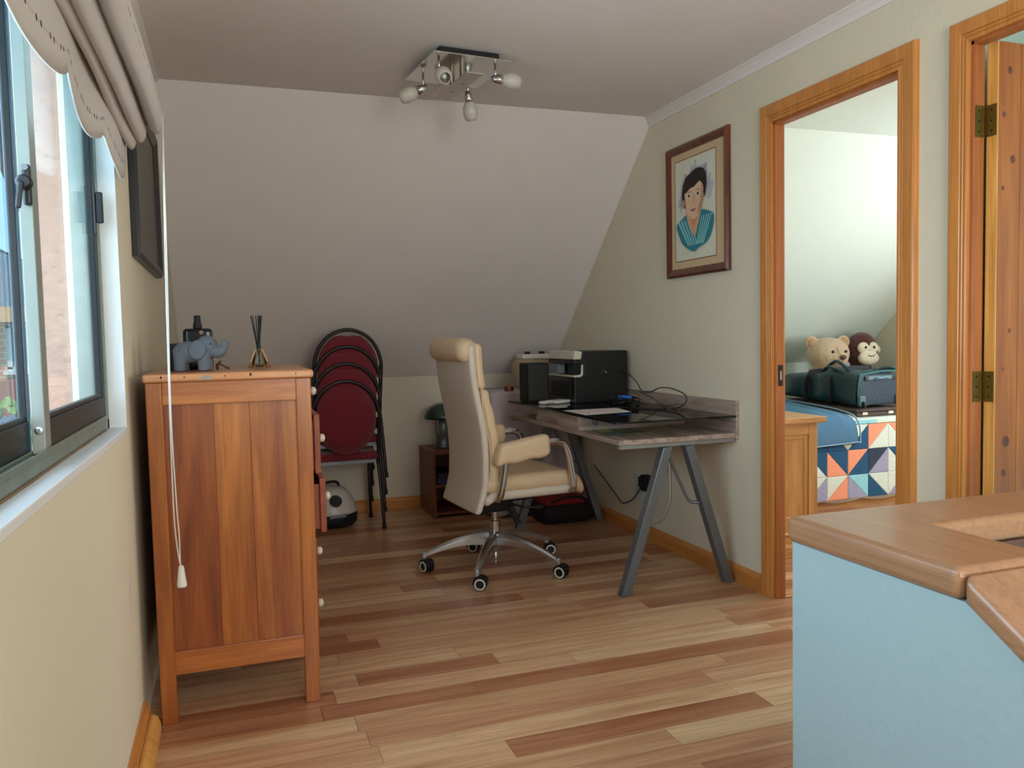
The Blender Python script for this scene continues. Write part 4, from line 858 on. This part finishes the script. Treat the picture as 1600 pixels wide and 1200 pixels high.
tube(bm, spline([(-.15, -.235, .93), (-.14, -.2355, .80), (-.115, -.2355, .66), (-.115, -.2355, .52), (-.14, -.235, .44)], 8), .0035, 6); fin('piping', bm, LEATH, oc, world=False)
# seat
sg = lambda p: (p.x, p.y * (1 - .04 * max(0, p.x * 3)), p.z - .9 * max(0, p.x - .17) ** 2 * 6 + .004 * math.sin(p.x * 45) * (p.z < .0))
bm = nb(); rbox(bm, (.125, 0, .462), (.56, .47, .085), .040, 14, fn=sg); fin('seat_cushion', bm, LEATH, oc, world=False, smooth=True)
bm = nb(); rbox(bm, (.105, 0, .412), (.50, .46, .05), .024, 12, fn=lambda p: (p.x, p.y, p.z - .02 * (p.x < -.2) )); fin('seat_base', bm, LEATHB, oc, world=False, smooth=True)
for s in (-1, 1):
    ar = bpy.data.objects.new('armrest', None); link(ar, oc); ar.location = (0, 0, 0)
    yv = s * .265
    bm = nb(); tube(bm, spline([(-.085, yv - s * .02, .395), (-.075, yv, .43), (-.055, yv, .52), (-.045, yv, .59), (-.02, yv, .628), (.05, yv, .64), (.18, yv, .655), (.235, yv, .655), (.27, yv, .635), (.29, yv, .58), (.305, yv, .50), (.315, yv, .44), (.31, yv - s * .02, .405)], 5), .01, sec=[(-.015, -.009), (-.010, -.0135), (.010, -.0135), (.015, -.009), (.015, .009), (.010, .0135), (-.010, .0135), (-.015, .009)])
    fin('arm_bar', bm, CHROME, ar, world=False, smooth=True)
    bm = nb(); rbox(bm, (.040, yv, .630), (.275, .078, .105), .026, 12, fn=lambda p: (p.x + (.25 if p.x < 0 else -.05) * p.z, p.y, p.z * (1 - .25 * p.x / .14 * (p.z > 0) * 0) + .13 * p.x + .004 * math.sin(p.x * 55) * (p.z < 0))); fin('arm_pad', bm, LEATH, ar, world=False, smooth=True)
bm = nb(); rbox(bm, (-.02, 0, .345), (.20, .16, .10), .03, 8, fn=lambda p: (p.x, p.y * (1 + p.z * 3), p.z)); rbox(bm, (.06, 0, .36), (.26, .10, .04), .015, 6); box(bm, -.08, .16, -.14, -.10, .375, .388); box(bm, -.08, .16, .10, .14, .375, .388); fin('tilt_mechanism', bm, BLACKM, oc, world=False, smooth=True)
bm = nb(); tube(bm, [(.05, -.08, .34), (.10, -.14, .325), (.16, -.17, .325)], .006, 8); ell(bm, (.165, -.172, .326), (.03, .012, .010)); fin('lever', bm, BLACKM, oc, world=False)
bm = nb(); tube(bm, [(.06, -.05, .32), (.10, -.06, .24), (.115, -.06, .235)], [.02, .016, .008], 8); fin('tension_knob', bm, BLACKM, oc, world=False)
bm = nb(); lathe(bm, [(.027, .185), (.027, .245), (.024, .25), (.015, .251), (.015, .31)], n=20); fin('gas_column', bm, CHROME, oc, world=False, smooth=False)
bm = nb(); lathe(bm, [(.026, .095), (.038, .10), (.040, .15), (.036, .175), (.028, .19)], n=24); lathe(bm, [(.013, .045), (.014, .05), (.014, .10)], n=12); lathe(bm, [(.006, .02), (.007, .045)], n=10); fin('hub', bm, STEEL, oc, world=False, smooth=True)
for k in range(5):
    a_ = math.radians(166 - 5 + 72 * k); ca, sa = math.cos(a_), math.sin(a_); R_ = Matrix.Rotation(a_, 3, 'Z')
    lg = bpy.data.objects.new('base_leg', None); link(lg, oc); lg.location = (0, 0, 0); lg.rotation_euler.z = a_
    bm = nb(); rr = []
    for t in range(9):
        q = t / 8; x = .03 + .335 * q; zc = .155 - .075 * q ** 1.5 + .012 * math.sin(q * PI); hw = .024 - .010 * q; hh = .024 * (1 - q) + .009
        rr.append([bm.verts.new((x, yy, zz)) for yy, zz in ((-hw, zc - hh), (hw, zc - hh), (hw, zc + hh * .3), (hw * .45, zc + hh), (-hw * .45, zc + hh), (-hw, zc + hh * .3))])
    for A, B in zip(rr, rr[1:]):
        for i in range(6): bm.faces.new([A[i], A[(i + 1) % 6], B[(i + 1) % 6], B[i]])
    bm.faces.new(rr[0][::-1]); bm.faces.new(rr[-1]); lathe(bm, [(.013, .062), (.013, .095)], (.358, 0, 0), 14)
    fin('arm', bm, STEEL, lg, world=False, bevel=.002)
    # caster: hooded twin wheel, swivelled towards the viewer
    sw = -a_ + math.radians(-70 + (k * 37) % 60); Rc = Matrix.Rotation(sw, 3, 'Z'); c0 = Vector((.358, 0, 0))
    bm = nb()
    for s in (-1, 1):
        lathe(bm, [(.012, -.011), (.029, -.011), (.0305, -.007), (.0305, .007), (.029, .011), (.012, .011)], c0 + Rc @ Vector((.018, s * .014, .0305)), 20, Rc @ orient((0, 1, 0)))
    fin('caster_wheel', bm, BLACK, lg, world=False, smooth=False)
    bm = nb()
    for s in (-1, 1): 
        cc = c0 + Rc @ Vector((.018, s * .0262, .0305)); RR = Rc @ orient((0, s, 0)); lathe(bm, [(.0265, -.002), (.0265, .0005), (.0195, .001), (.0195, -.002)], cc, 20, RR)
    fin('wheel_ring', bm, WPLAS, lg, world=False)
    bm = nb()
    g = []
    for s in (-1, 1):
        g.append([bm.verts.new(c0 + Rc @ Vector((.018 + .036 * math.cos(t), s * .024, .0305 + .036 * math.sin(t)))) for t in [math.radians(20 + 170 * i / 8) for i in range(9)]])
    for i in range(8): bm.faces.new([g[0][i], g[0][i + 1], g[1][i + 1], g[1][i]])
    lathe(bm, [(.010, .05), (.010, .068)], c0, 10); o = fin('caster_hood', bm, BLACKM, lg, world=False); sm = o.modifiers.new('s', 'SOLIDIFY'); sm.thickness = .003

# ------------------------------------------------------------------ bedroom
cb = thing('bedside_cabinet', 'light oak panelled cabinet standing inside the bedroom doorway', 'cabinet', (2.6, 3.6, 0))
kx0, kx1, ky0, ky1 = 2.33, 2.862, 3.42, 3.85
bm = nb(); box(bm, kx0 - .01, kx1 + .035, ky0 - .03, ky1, .690, .722); fin('top', bm, OAKX, cb, bevel=.006, seg=3)
bx('stile', OAK, cb, kx1 - .055, kx1, ky0, ky0 + .02, .13, .69); bx('stile', OAK, cb, kx0, kx0 + .055, ky0, ky0 + .02, .13, .69)
bx('rail', OAKX, cb, kx0 + .055, kx1 - .055, ky0, ky0 + .02, .63, .69); bx('rail', OAKX, cb, kx0 + .055, kx1 - .055, ky0, ky0 + .02, .13, .18)
bm = nb(); box(bm, kx0 + .055, kx1 - .055, ky0 + .008, ky0 + .018, .18, .63); fin('door', bm, OAK, cb)
bx('door_frame', OAK, cb, kx1 - .080, kx1 - .055, ky0 + .004, ky0 + .016, .18, .63, bevel=.004); bx('door_frame', OAKX, cb, kx0 + .055, kx1 - .080, ky0 + .004, ky0 + .016, .605, .63, bevel=.004); bx('door_frame', OAKX, cb, kx0 + .055, kx1 - .080, ky0 + .004, ky0 + .016, .18, .205, bevel=.004)
bx('carcass', OAK, cb, kx0, kx1, ky0 + .02, ky1 - .005, .02, .69)
bm = nb(); prism(bm, [(ky0 + .02, .13), (ky0 - .012, .13), (ky0 - .018, .118), (ky0 - .005, .105), (ky0 - .005, .065), (ky0 - .022, .055), (ky0 - .022, 0), (ky0 + .02, 0)], 'x', kx0 - .012, kx1 + .012); fin('plinth', bm, OAKX, cb, bevel=.002)
# bed
bd = thing('bed', 'low wooden bed along the bedroom back wall under the quilt', 'bed', (3.9, 4.85, 0))
bx0, bx1, by0, by1 = 2.95, 4.96, 4.27, 5.38
bx('side_rail', OAKX, bd, bx0, bx1, by0, by0 + .03, .0, .16); bx('side_rail', OAKX, bd, bx0, bx1, by1 - .03, by1, .0, .30)
bx('end_board', OAK, bd, bx0, bx0 + .03, by0 + .03, by1 - .03, 0, .40); bx('end_board', OAK, bd, bx1 - .03, bx1, by0 + .03, by1 - .03, 0, .40)
bm = nb(); rbox(bm, ((bx0 + bx1) / 2, (by0 + by1) / 2, .375), (bx1 - bx0 - .07, by1 - by0 - .04, .39), .05, 10); fin('mattress', bm, mat('mattress_ticking', (226, 226, 220), .9), bd, smooth=True)
# quilt: body plus sewn patches on its hanging side
qu = thing('patchwork_quilt', 'patchwork quilt of navy, coral, lavender and white triangles over bed', 'quilt', (3.9, 4.27, .1))
QW = mat('quilt_white', (218, 226, 212), .95, bump=1.0, bscale=75); QC = {'n': mat('quilt_navy', (34, 84, 120), .95, bump=1.0, bscale=75), 'o': mat('quilt_coral', (244, 156, 120), .95, bump=1.0, bscale=75), 'l': mat('quilt_lavender', (160, 158, 184), .95, bump=1.0, bscale=75), 'w': QW, 'c': mat('quilt_cyan', (150, 212, 222), .95, bump=1.0, bscale=75), 'k': mat('quilt_charcoal', (52, 62, 80), .95, bump=1.0, bscale=75)}
qy = 4.235
bm = nb(); rows = []; nx = 90; QX0, QX1 = 3.02, 4.975
def scal(x): return .060 - .022 * abs(math.sin((x - 3.56) / .33 * PI))
for i in range(nx + 1):
    x = QX0 + (QX1 - QX0) * i / nx; zb = scal(x)
    rows.append([bm.verts.new(p) for p in ((x, 5.39, .590), (x, 4.9, .598), (x, 4.40, .598), (x, 4.30, .594), (x, 4.262, .583), (x, 4.246, .560), (x, 4.240, .5), (x, 4.239, .3), (x, 4.237 + .006 * math.sin(x * 19), zb))])
for A, B in zip(rows, rows[1:]):
    for k in range(8): bm.faces.new([A[k], A[k + 1], B[k + 1], B[k]])
o = fin('quilt_backing', bm, QW, qu, smooth=True); s = o.modifiers.new('solid', 'SOLIDIFY'); s.thickness = .01; s.offset = -1 if False else 1
def patch(pts, c):
    n = len(pts); cx = sum(p[0] for p in pts) / n; cz = sum(p[1] for p in pts) / n; bm = nb()
    ins = [(cx + (p[0] - cx) * .985, cz + (p[1] - cz) * .985) for p in pts]; inn = [(cx + (p[0] - cx) * .9, cz + (p[1] - cz) * .9) for p in pts]
    f = [bm.verts.new((x, qy - .0145, z)) for x, z in ins]; g = [bm.verts.new((x, qy - .0165, z)) for x, z in inn]; b_ = [bm.verts.new((x, qy - .004, z)) for x, z in ins]
    bm.faces.new(g); bm.faces.new(b_[::-1])
    for i in range(n): bm.faces.new([f[i], f[(i + 1) % n], g[(i + 1) % n], g[i]]); bm.faces.new([b_[i], b_[(i + 1) % n], f[(i + 1) % n], f[i]])
    fin('patch', bm, QC[c], qu, smooth=False)
q = .166; qx = 3.774; zr = [.545, .382, .217, .062]
PAT = {  # column: (row A, row B, row C) each "diagonal first second"; / runs up to the right, \ down to the right
 -3: ('/cn', '/wo', '\\nl'), -2: ('/on', '\\wn', '/wl'), -1: ('\\nw', '\\on', '/wo'), 0: ('/wn', '/on', '\\lc'), 1: ('/ow', '/kl', '\\nw'), 2: ('\\wo', '\\wn', '/wl'), 3: ('/nw', '/ow', '\\co'), 4: ('\\ol', '/nw', '/wl'), 5: ('/wn', '\\lo', '\\nw'), 6: ('\\cl', '/wk', '/ow')}
for c_, rws in PAT.items():
    x0 = qx + c_ * q; x1 = x0 + q
    if x1 > 4.97: continue
    for ri, s_ in enumerate(rws):
        t_, b_ = zr[ri], zr[ri + 1]
        if s_[0] == '/': patch([(x0, b_), (x0, t_), (x1, t_)], s_[1]); patch([(x0, b_), (x1, t_), (x1, b_)], s_[2])     # first = upper left
        else: patch([(x0, b_), (x0, t_), (x1, b_)], s_[1]); patch([(x0, t_), (x1, t_), (x1, b_)], s_[2])               # first = lower left
for i_ in range(7):
    xa = 3.62 + i_ * .195; patch([(xa, .549), (xa, .572), (xa + .195, .572), (xa + .195, .549)], 'c' if i_ % 3 != 2 else 'w')
jn = thing('denim_jeans', 'blue denim jeans draped over the bed edge next to the cabinet', 'jeans', (3.62, 4.5, .6))
bm = nb(); rows = []
for i in range(13):
    x = 3.30 + .52 * i / 12; e = .60 + .012 * math.sin(i * 2.1) + .008 * math.sin(i * .9); zb = .405 + .02 * (i / 12) - .015 * (i == 12)
    rows.append([bm.verts.new(p) for p in ((x + .03, 5.15, e + .075), (x + .02, 4.8, e + .055), (x, 4.42, e + .03), (x - .0, 4.26, e + .018), (x + .012, 4.212, e - .02), (x + .02, 4.203, .50), (x + .03, 4.200, zb))])
for A, B in zip(rows, rows[1:]):
    for k in range(6): bm.faces.new([A[k], A[k + 1], B[k + 1], B[k]])
DEN = mat('blue_denim', (78, 118, 148), .9, bump=.5, bscale=200, var=.15, vscale=10)
o = fin('leg', bm, DEN, jn, smooth=True); s = o.modifiers.new('s', 'SOLIDIFY'); s.thickness = .012; s.offset = 0; o.modifiers.new('ss', 'SUBSURF').render_levels = 1
bm = nb(); tube(bm, [(3.34, 4.192, .418), (3.6, 4.19, .428), (3.85, 4.19, .436)], .004, 6); fin('hem_stitch', bm, mat('pale_denim', (142, 176, 196), .9), jn)
bm = nb(); tube(bm, spline([(3.845, 5.1, .672), (3.835, 4.7, .655), (3.83, 4.3, .625), (3.842, 4.20, .56), (3.85, 4.19, .43)], 5), .005, 6); fin('side_seam', bm, MATS['pale_denim'], jn)
bn = thing('brown_blanket', 'folded brown blanket with cream stripe lying under the travel bag', 'blanket', (4.3, 4.6, .6))
BRN = mat('brown_wool', (84, 72, 66), .95, bump=.5, bscale=200)
def slab(x0, x1, y0, y1, z, t, dzs=0.0):
    bm = nb(); rbox(bm, ((x0 + x1) / 2, (y0 + y1) / 2, z + t / 2), (x1 - x0, y1 - y0, t), t * .45, 10, fn=lambda p: (p.x, p.y, p.z + dzs * (p.y) )); return bm
fin('fold', slab(3.86, 4.93, 4.235, 5.05, .606, .022, .03), BRN, bn, smooth=True); fin('fold', slab(3.868, 4.93, 4.25, 5.05, .630, .022, .03), BRN, bn, smooth=True)
bx('cream_stripe', mat('cream_wool', (214, 206, 186), .95), bn, 3.905, 3.945, 4.231, 4.236, .604, .622, bevel=.001); bx('cream_stripe', MATS['cream_wool'], bn, 4.12, 4.16, 4.231, 4.236, .604, .622, bevel=.001)
# travel bag
tg = thing('travel_bag', 'dark teal wheeled travel duffel lying on the bed, wheels towards the door', 'travel bag', (4.075, 4.27, .652), math.radians(5))
TEAL = mat('teal_nylon', (14, 46, 52), .42, bump=.5, bscale=25, var=.15); NVY = mat('slate_nylon', (30, 48, 62), .6, bump=.3, bscale=150)
def bagf(p):
    t = (p.y + .37) / .74   # 0 near the wheels, 1 at the soft end
    zt = 1 - .50 * max(0, t - .25) ** 1.0
    return (p.x * (1 - .12 * t) + .014 * math.sin(p.y * 20 + p.z * 9), p.y + .38, (p.z + .115) * zt + .008 * math.sin(p.x * 18 + p.y * 13) * (p.z > 0) + .045 * t)
bm = nb(); rbox(bm, (0, 0, 0), (.385, .74, .23), .05, 18, fn=bagf); fin('body', bm, TEAL, tg, world=False, smooth=True)
bm = nb(); rbox(bm, (0, .004, .113), (.375, .02, .205), .009, 10); fin('end_panel', bm, NVY, tg, world=False, smooth=True)
bm = nb(); tube(bm, [(-.19, -.004, .02), (-.195, -.004, .12), (-.18, -.004, .215), (0, -.004, .235), (.17, -.004, .235), (.195, -.004, .22), (.195, -.004, .02)], .005, 6); fin('piping', bm, mat('bright_teal_piping', (30, 110, 120), .5), tg, world=False)
for s in (-1, 1):
    cg = bpy.data.objects.new('wheel_corner', None); link(cg, tg); cg.location = (s * .165, 0, 0)
    bm = nb(); box(bm, -.026, .026, -.018, -.006, .01, .075); fin('corner_plate', bm, mat('grey_teal_plastic', (82, 112, 124), .4), cg, world=False, bevel=.004)
    bm = nb(); lathe(bm, [(.022, -.010), (.024, -.006), (.024, .006), (.022, .010)], (0, -.018, .018), 18, orient((1, 0, 0))); fin('wheel', bm, BLACKM, cg, world=False)
    bm = nb()
    for x_ in (-.012, .010): lathe(bm, [(.004, 0), (.003, .003)], (x_, -.018, .060), 8, orient((0, -1, 0)))
    fin('rivet', bm, CHROME, cg, world=False)
bm = nb()
for x_ in (-.05, .05): lathe(bm, [(.0045, 0), (.003, .003)], (x_, -.007, .052), 8, orient((0, -1, 0)))
fin('rivet', bm, CHROME, tg, world=False)
bm = nb(); box(bm, -.14, .16, -.014, -.005, .178, .205); fin('handle_plate', bm, MATS['grey_teal_plastic'], tg, world=False, bevel=.005)
bm = nb(); tube(bm, spline([(-.06, -.012, .182), (-.045, -.032, .190), (0, -.036, .193), (.045, -.032, .196), (.06, -.012, .19)], 5), .007, 8); fin('handle', bm, mat('steel_blue_plastic', (104, 134, 150), .4), tg, world=False, smooth=True)
bm = nb()
for x_ in (-.13, .12): box(bm, x_ - .012, x_ + .018, -.018, -.012, .178, .206)
fin('buckle', bm, BLACK, tg, world=False, bevel=.003)
for t_ in (.30, .62):
    bm = nb(); y_ = .74 * t_; zt = .23 * (1 - .5 * max(0, t_ - .25)) + .045 * t_
    tube(bm, [(-.192, y_, .03), (-.190, y_, zt - .06), (-.15, y_, zt + .004), (0, y_, zt + .010), (.15, y_, zt + .006)], .01, sec=[(-.02, -.003), (.02, -.003), (.02, .003), (-.02, .003)])
    fin('strap', bm, BLACKM, tg, world=False)
bm = nb(); tube(bm, spline([(-.12, .10, .215), (-.14, .18, .28), (-.10, .27, .30), (-.05, .38, .27), (-.04, .44, .225)], 6), .011, 8); tube(bm, spline([(-.15, .12, .21), (-.18, .20, .25), (-.15, .30, .26), (-.13, .40, .21)], 6), .009, 8); fin('carry_handle', bm, TEAL, tg, world=False, smooth=True)
bm = nb(); tube(bm, spline([(.02, .05, .235), (.08, .1, .245), (.15, .06, .25), (.18, .02, .24)], 5), .010, 8); fin('top_fold', bm, TEAL, tg, world=False, smooth=True)
# soft toys
def fur(name, c): return mat(name, c, .95, bump=1.0, bscale=110, var=.14, vscale=35, sheen=.4)
FB = fur('beige_plush', (190, 164, 134)); FM = fur('brown_plush', (76, 32, 24)); FF = mat('cream_felt', (222, 212, 188), .9, bump=.3, bscale=200)
tbr = thing('teddy_bear', 'beige plush teddy bear sitting behind the travel bag on bed', 'soft toy', (4.34, 5.07, .60), math.radians(-12))
bm = nb(); ell(bm, (0, 0, .385), (.165, .14, .13)); ell(bm, (0, .02, .16), (.15, .12, .17)); ell(bm, (.03, -.10, .345), (.075, .06, .055))
for s in (-1, 1): ell(bm, (s * .13, .01, .475), (.055, .028, .055)); ell(bm, (s * .15, -.06, .17), (.05, .07, .10)); ell(bm, (s * .10, -.16, .06), (.06, .12, .06))
o = fin('body', bm, FB, tbr, world=False); remesh(o, .009, 5)
bm = nb(); ell(bm, (.035, -.165, .362), (.025, .014, .018)); fin('nose', bm, mat('brown_nose', (84, 44, 38), .5), tbr, world=False, smooth=True)
for x_ in (-.03, .078):
    bm = nb(); ell(bm, (x_, -.134 if x_ < 0 else -.125, .405), (.011, .008, .011)); fin('eye', bm, BLACK, tbr, world=False, smooth=True)
for s in (-1, 1):
    bm = nb(); ell(bm, (s * .13, -.014, .475), (.034, .010, .034)); fin('inner_ear', bm, fur('dark_beige_plush', (176, 138, 100)), tbr, world=False, smooth=True)
bm = nb(); tube(bm, [(0, -.138, .44), (.012, -.146, .395), (.03, -.16, .375)], .002, 6); tube(bm, [(.035, -.168, .345), (.034, -.16, .325)], .002, 6); fin('seam', bm, mat('seam_thread', (140, 104, 74), .9), tbr, world=False)
mk = thing('plush_monkey', 'dark brown plush monkey with cream face leaning against bedroom wall', 'soft toy', (4.67, 5.08, .60), math.radians(-12))
bm = nb(); ell(bm, (0, 0, .405), (.125, .115, .145)); ell(bm, (0, .01, .15), (.13, .10, .17)); ell(bm, (.125, 0, .41), (.035, .018, .042)); ell(bm, (-.125, 0, .41), (.035, .018, .042))
for s in (-1, 1): ell(bm, (s * .13, -.07, .14), (.045, .06, .12)); ell(bm, (s * .08, -.15, .05), (.05, .11, .05))
o = fin('body', bm, FM, mk, world=False); remesh(o, .009, 5)
bm = nb(); ell(bm, (-.038, -.092, .425), (.048, .032, .046)); ell(bm, (.038, -.092, .425), (.048, .032, .046)); ell(bm, (0, -.100, .345), (.085, .050, .055)); o = fin('face', bm, FF, mk, world=False); remesh(o, .006, 5)
for s in (-1, 1):
    bm = nb(); ell(bm, (s * .034, -.124, .430), (.010, .006, .011)); fin('eye', bm, BLACK, mk, world=False, smooth=True)
    bm = nb(); ell(bm, (s * .128, -.018, .41), (.022, .008, .028)); fin('inner_ear', bm, FF, mk, world=False, smooth=True)
bm = nb(); tube(bm, spline([(-.026, -.146, .372), (-.012, -.152, .364), (.0, -.152, .366), (.012, -.152, .362), (.028, -.146, .376)], 4), .003, 6); fin('mouth', bm, BLACKM, mk, world=False)
wr = thing('window_2', None, None, (XG, 3.3, .8), kind='structure')
bm = nb(); box(bm, XG, XG + .05, 2.7, 2.75, .8, 2.1); box(bm, XG, XG + .05, 3.85, 3.9, .8, 2.1); box(bm, XG, XG + .05, 2.75, 3.85, .8, .85); box(bm, XG, XG + .05, 2.75, 3.85, 2.05, 2.1); box(bm, XG + .01, XG + .04, 3.28, 3.32, .85, 2.05); fin('window_frame', bm, WWHITE, wr)
w3 = thing('window_3', None, None, (1, YF, .8), kind='structure')
bm = nb(); box(bm, 0, .05, YF - .06, YF, .8, 2.1); box(bm, 1.95, 2, YF - .06, YF, .8, 2.1); box(bm, .05, 1.95, YF - .06, YF, .8, .85); box(bm, .05, 1.95, YF - .06, YF, 2.05, 2.1); fin('window_frame', bm, WWHITE, w3)

# ------------------------------------------------------------------ stair parapet in the foreground
pa = thing('stair_parapet', 'plastered stair parapet tinted with blue window light, brown wooden cap, right foreground', 'parapet', (1.0, 1.0, 0))
cxa, cxb, cya, cyb, cz0, cz1 = .862, 1.035, .962, 1.108, .812, .855
bm = nb(); box(bm, cxa + .008, cxb - .012, .765, cyb - .008, 0, cz0)
prism(bm, [(.765, 0), (.765, cz0), (-.25, cz0 - .61), (-.25, 0)], 'x', cxa + .008, cxb - .012)
box(bm, cxb - .012, XR - .018, cya + .012, cyb - .008, 0, cz0); fin('plaster_wall', bm, PARP, pa)
def capbar(name, pts, axis, a, b, m):
    bm = nb(); prism(bm, pts, axis, a, b); return fin(name, bm, m, pa, bevel=.012, seg=5)
capbar('cap_board', [(cxa, .768), (cxb, .768), (cxb, cya), (XR - .018, cya), (XR - .018, cyb), (cxa, cyb)], 'z', cz0, cz1, CAPW)
DKW = wood('dark_inner_board', (70, 46, 34), (92, 64, 48), 'x', 2, .6, 8)  # boards added under the cap, coloured dark to darken its inner side
bx('inner_board', DKW, pa, cxb - .005, XR - .018, cya + .002, cya + .0115, .66, cz0 - .0005, bevel=.001); bx('inner_board', DKW, pa, cxb - .0115, cxb - .002, .768, cya, .66, cz0 - .0005, bevel=.001)
bm = nb(); prism(bm, [(.7655, cz0 - .002), (.7655, cz1 - .004), (-.25, cz1 - .614), (-.25, cz0 - .612)], 'x', cxa + .002, cxb - .002); fin('sloping_cap', bm, CAPW, pa, bevel=.012, seg=5)
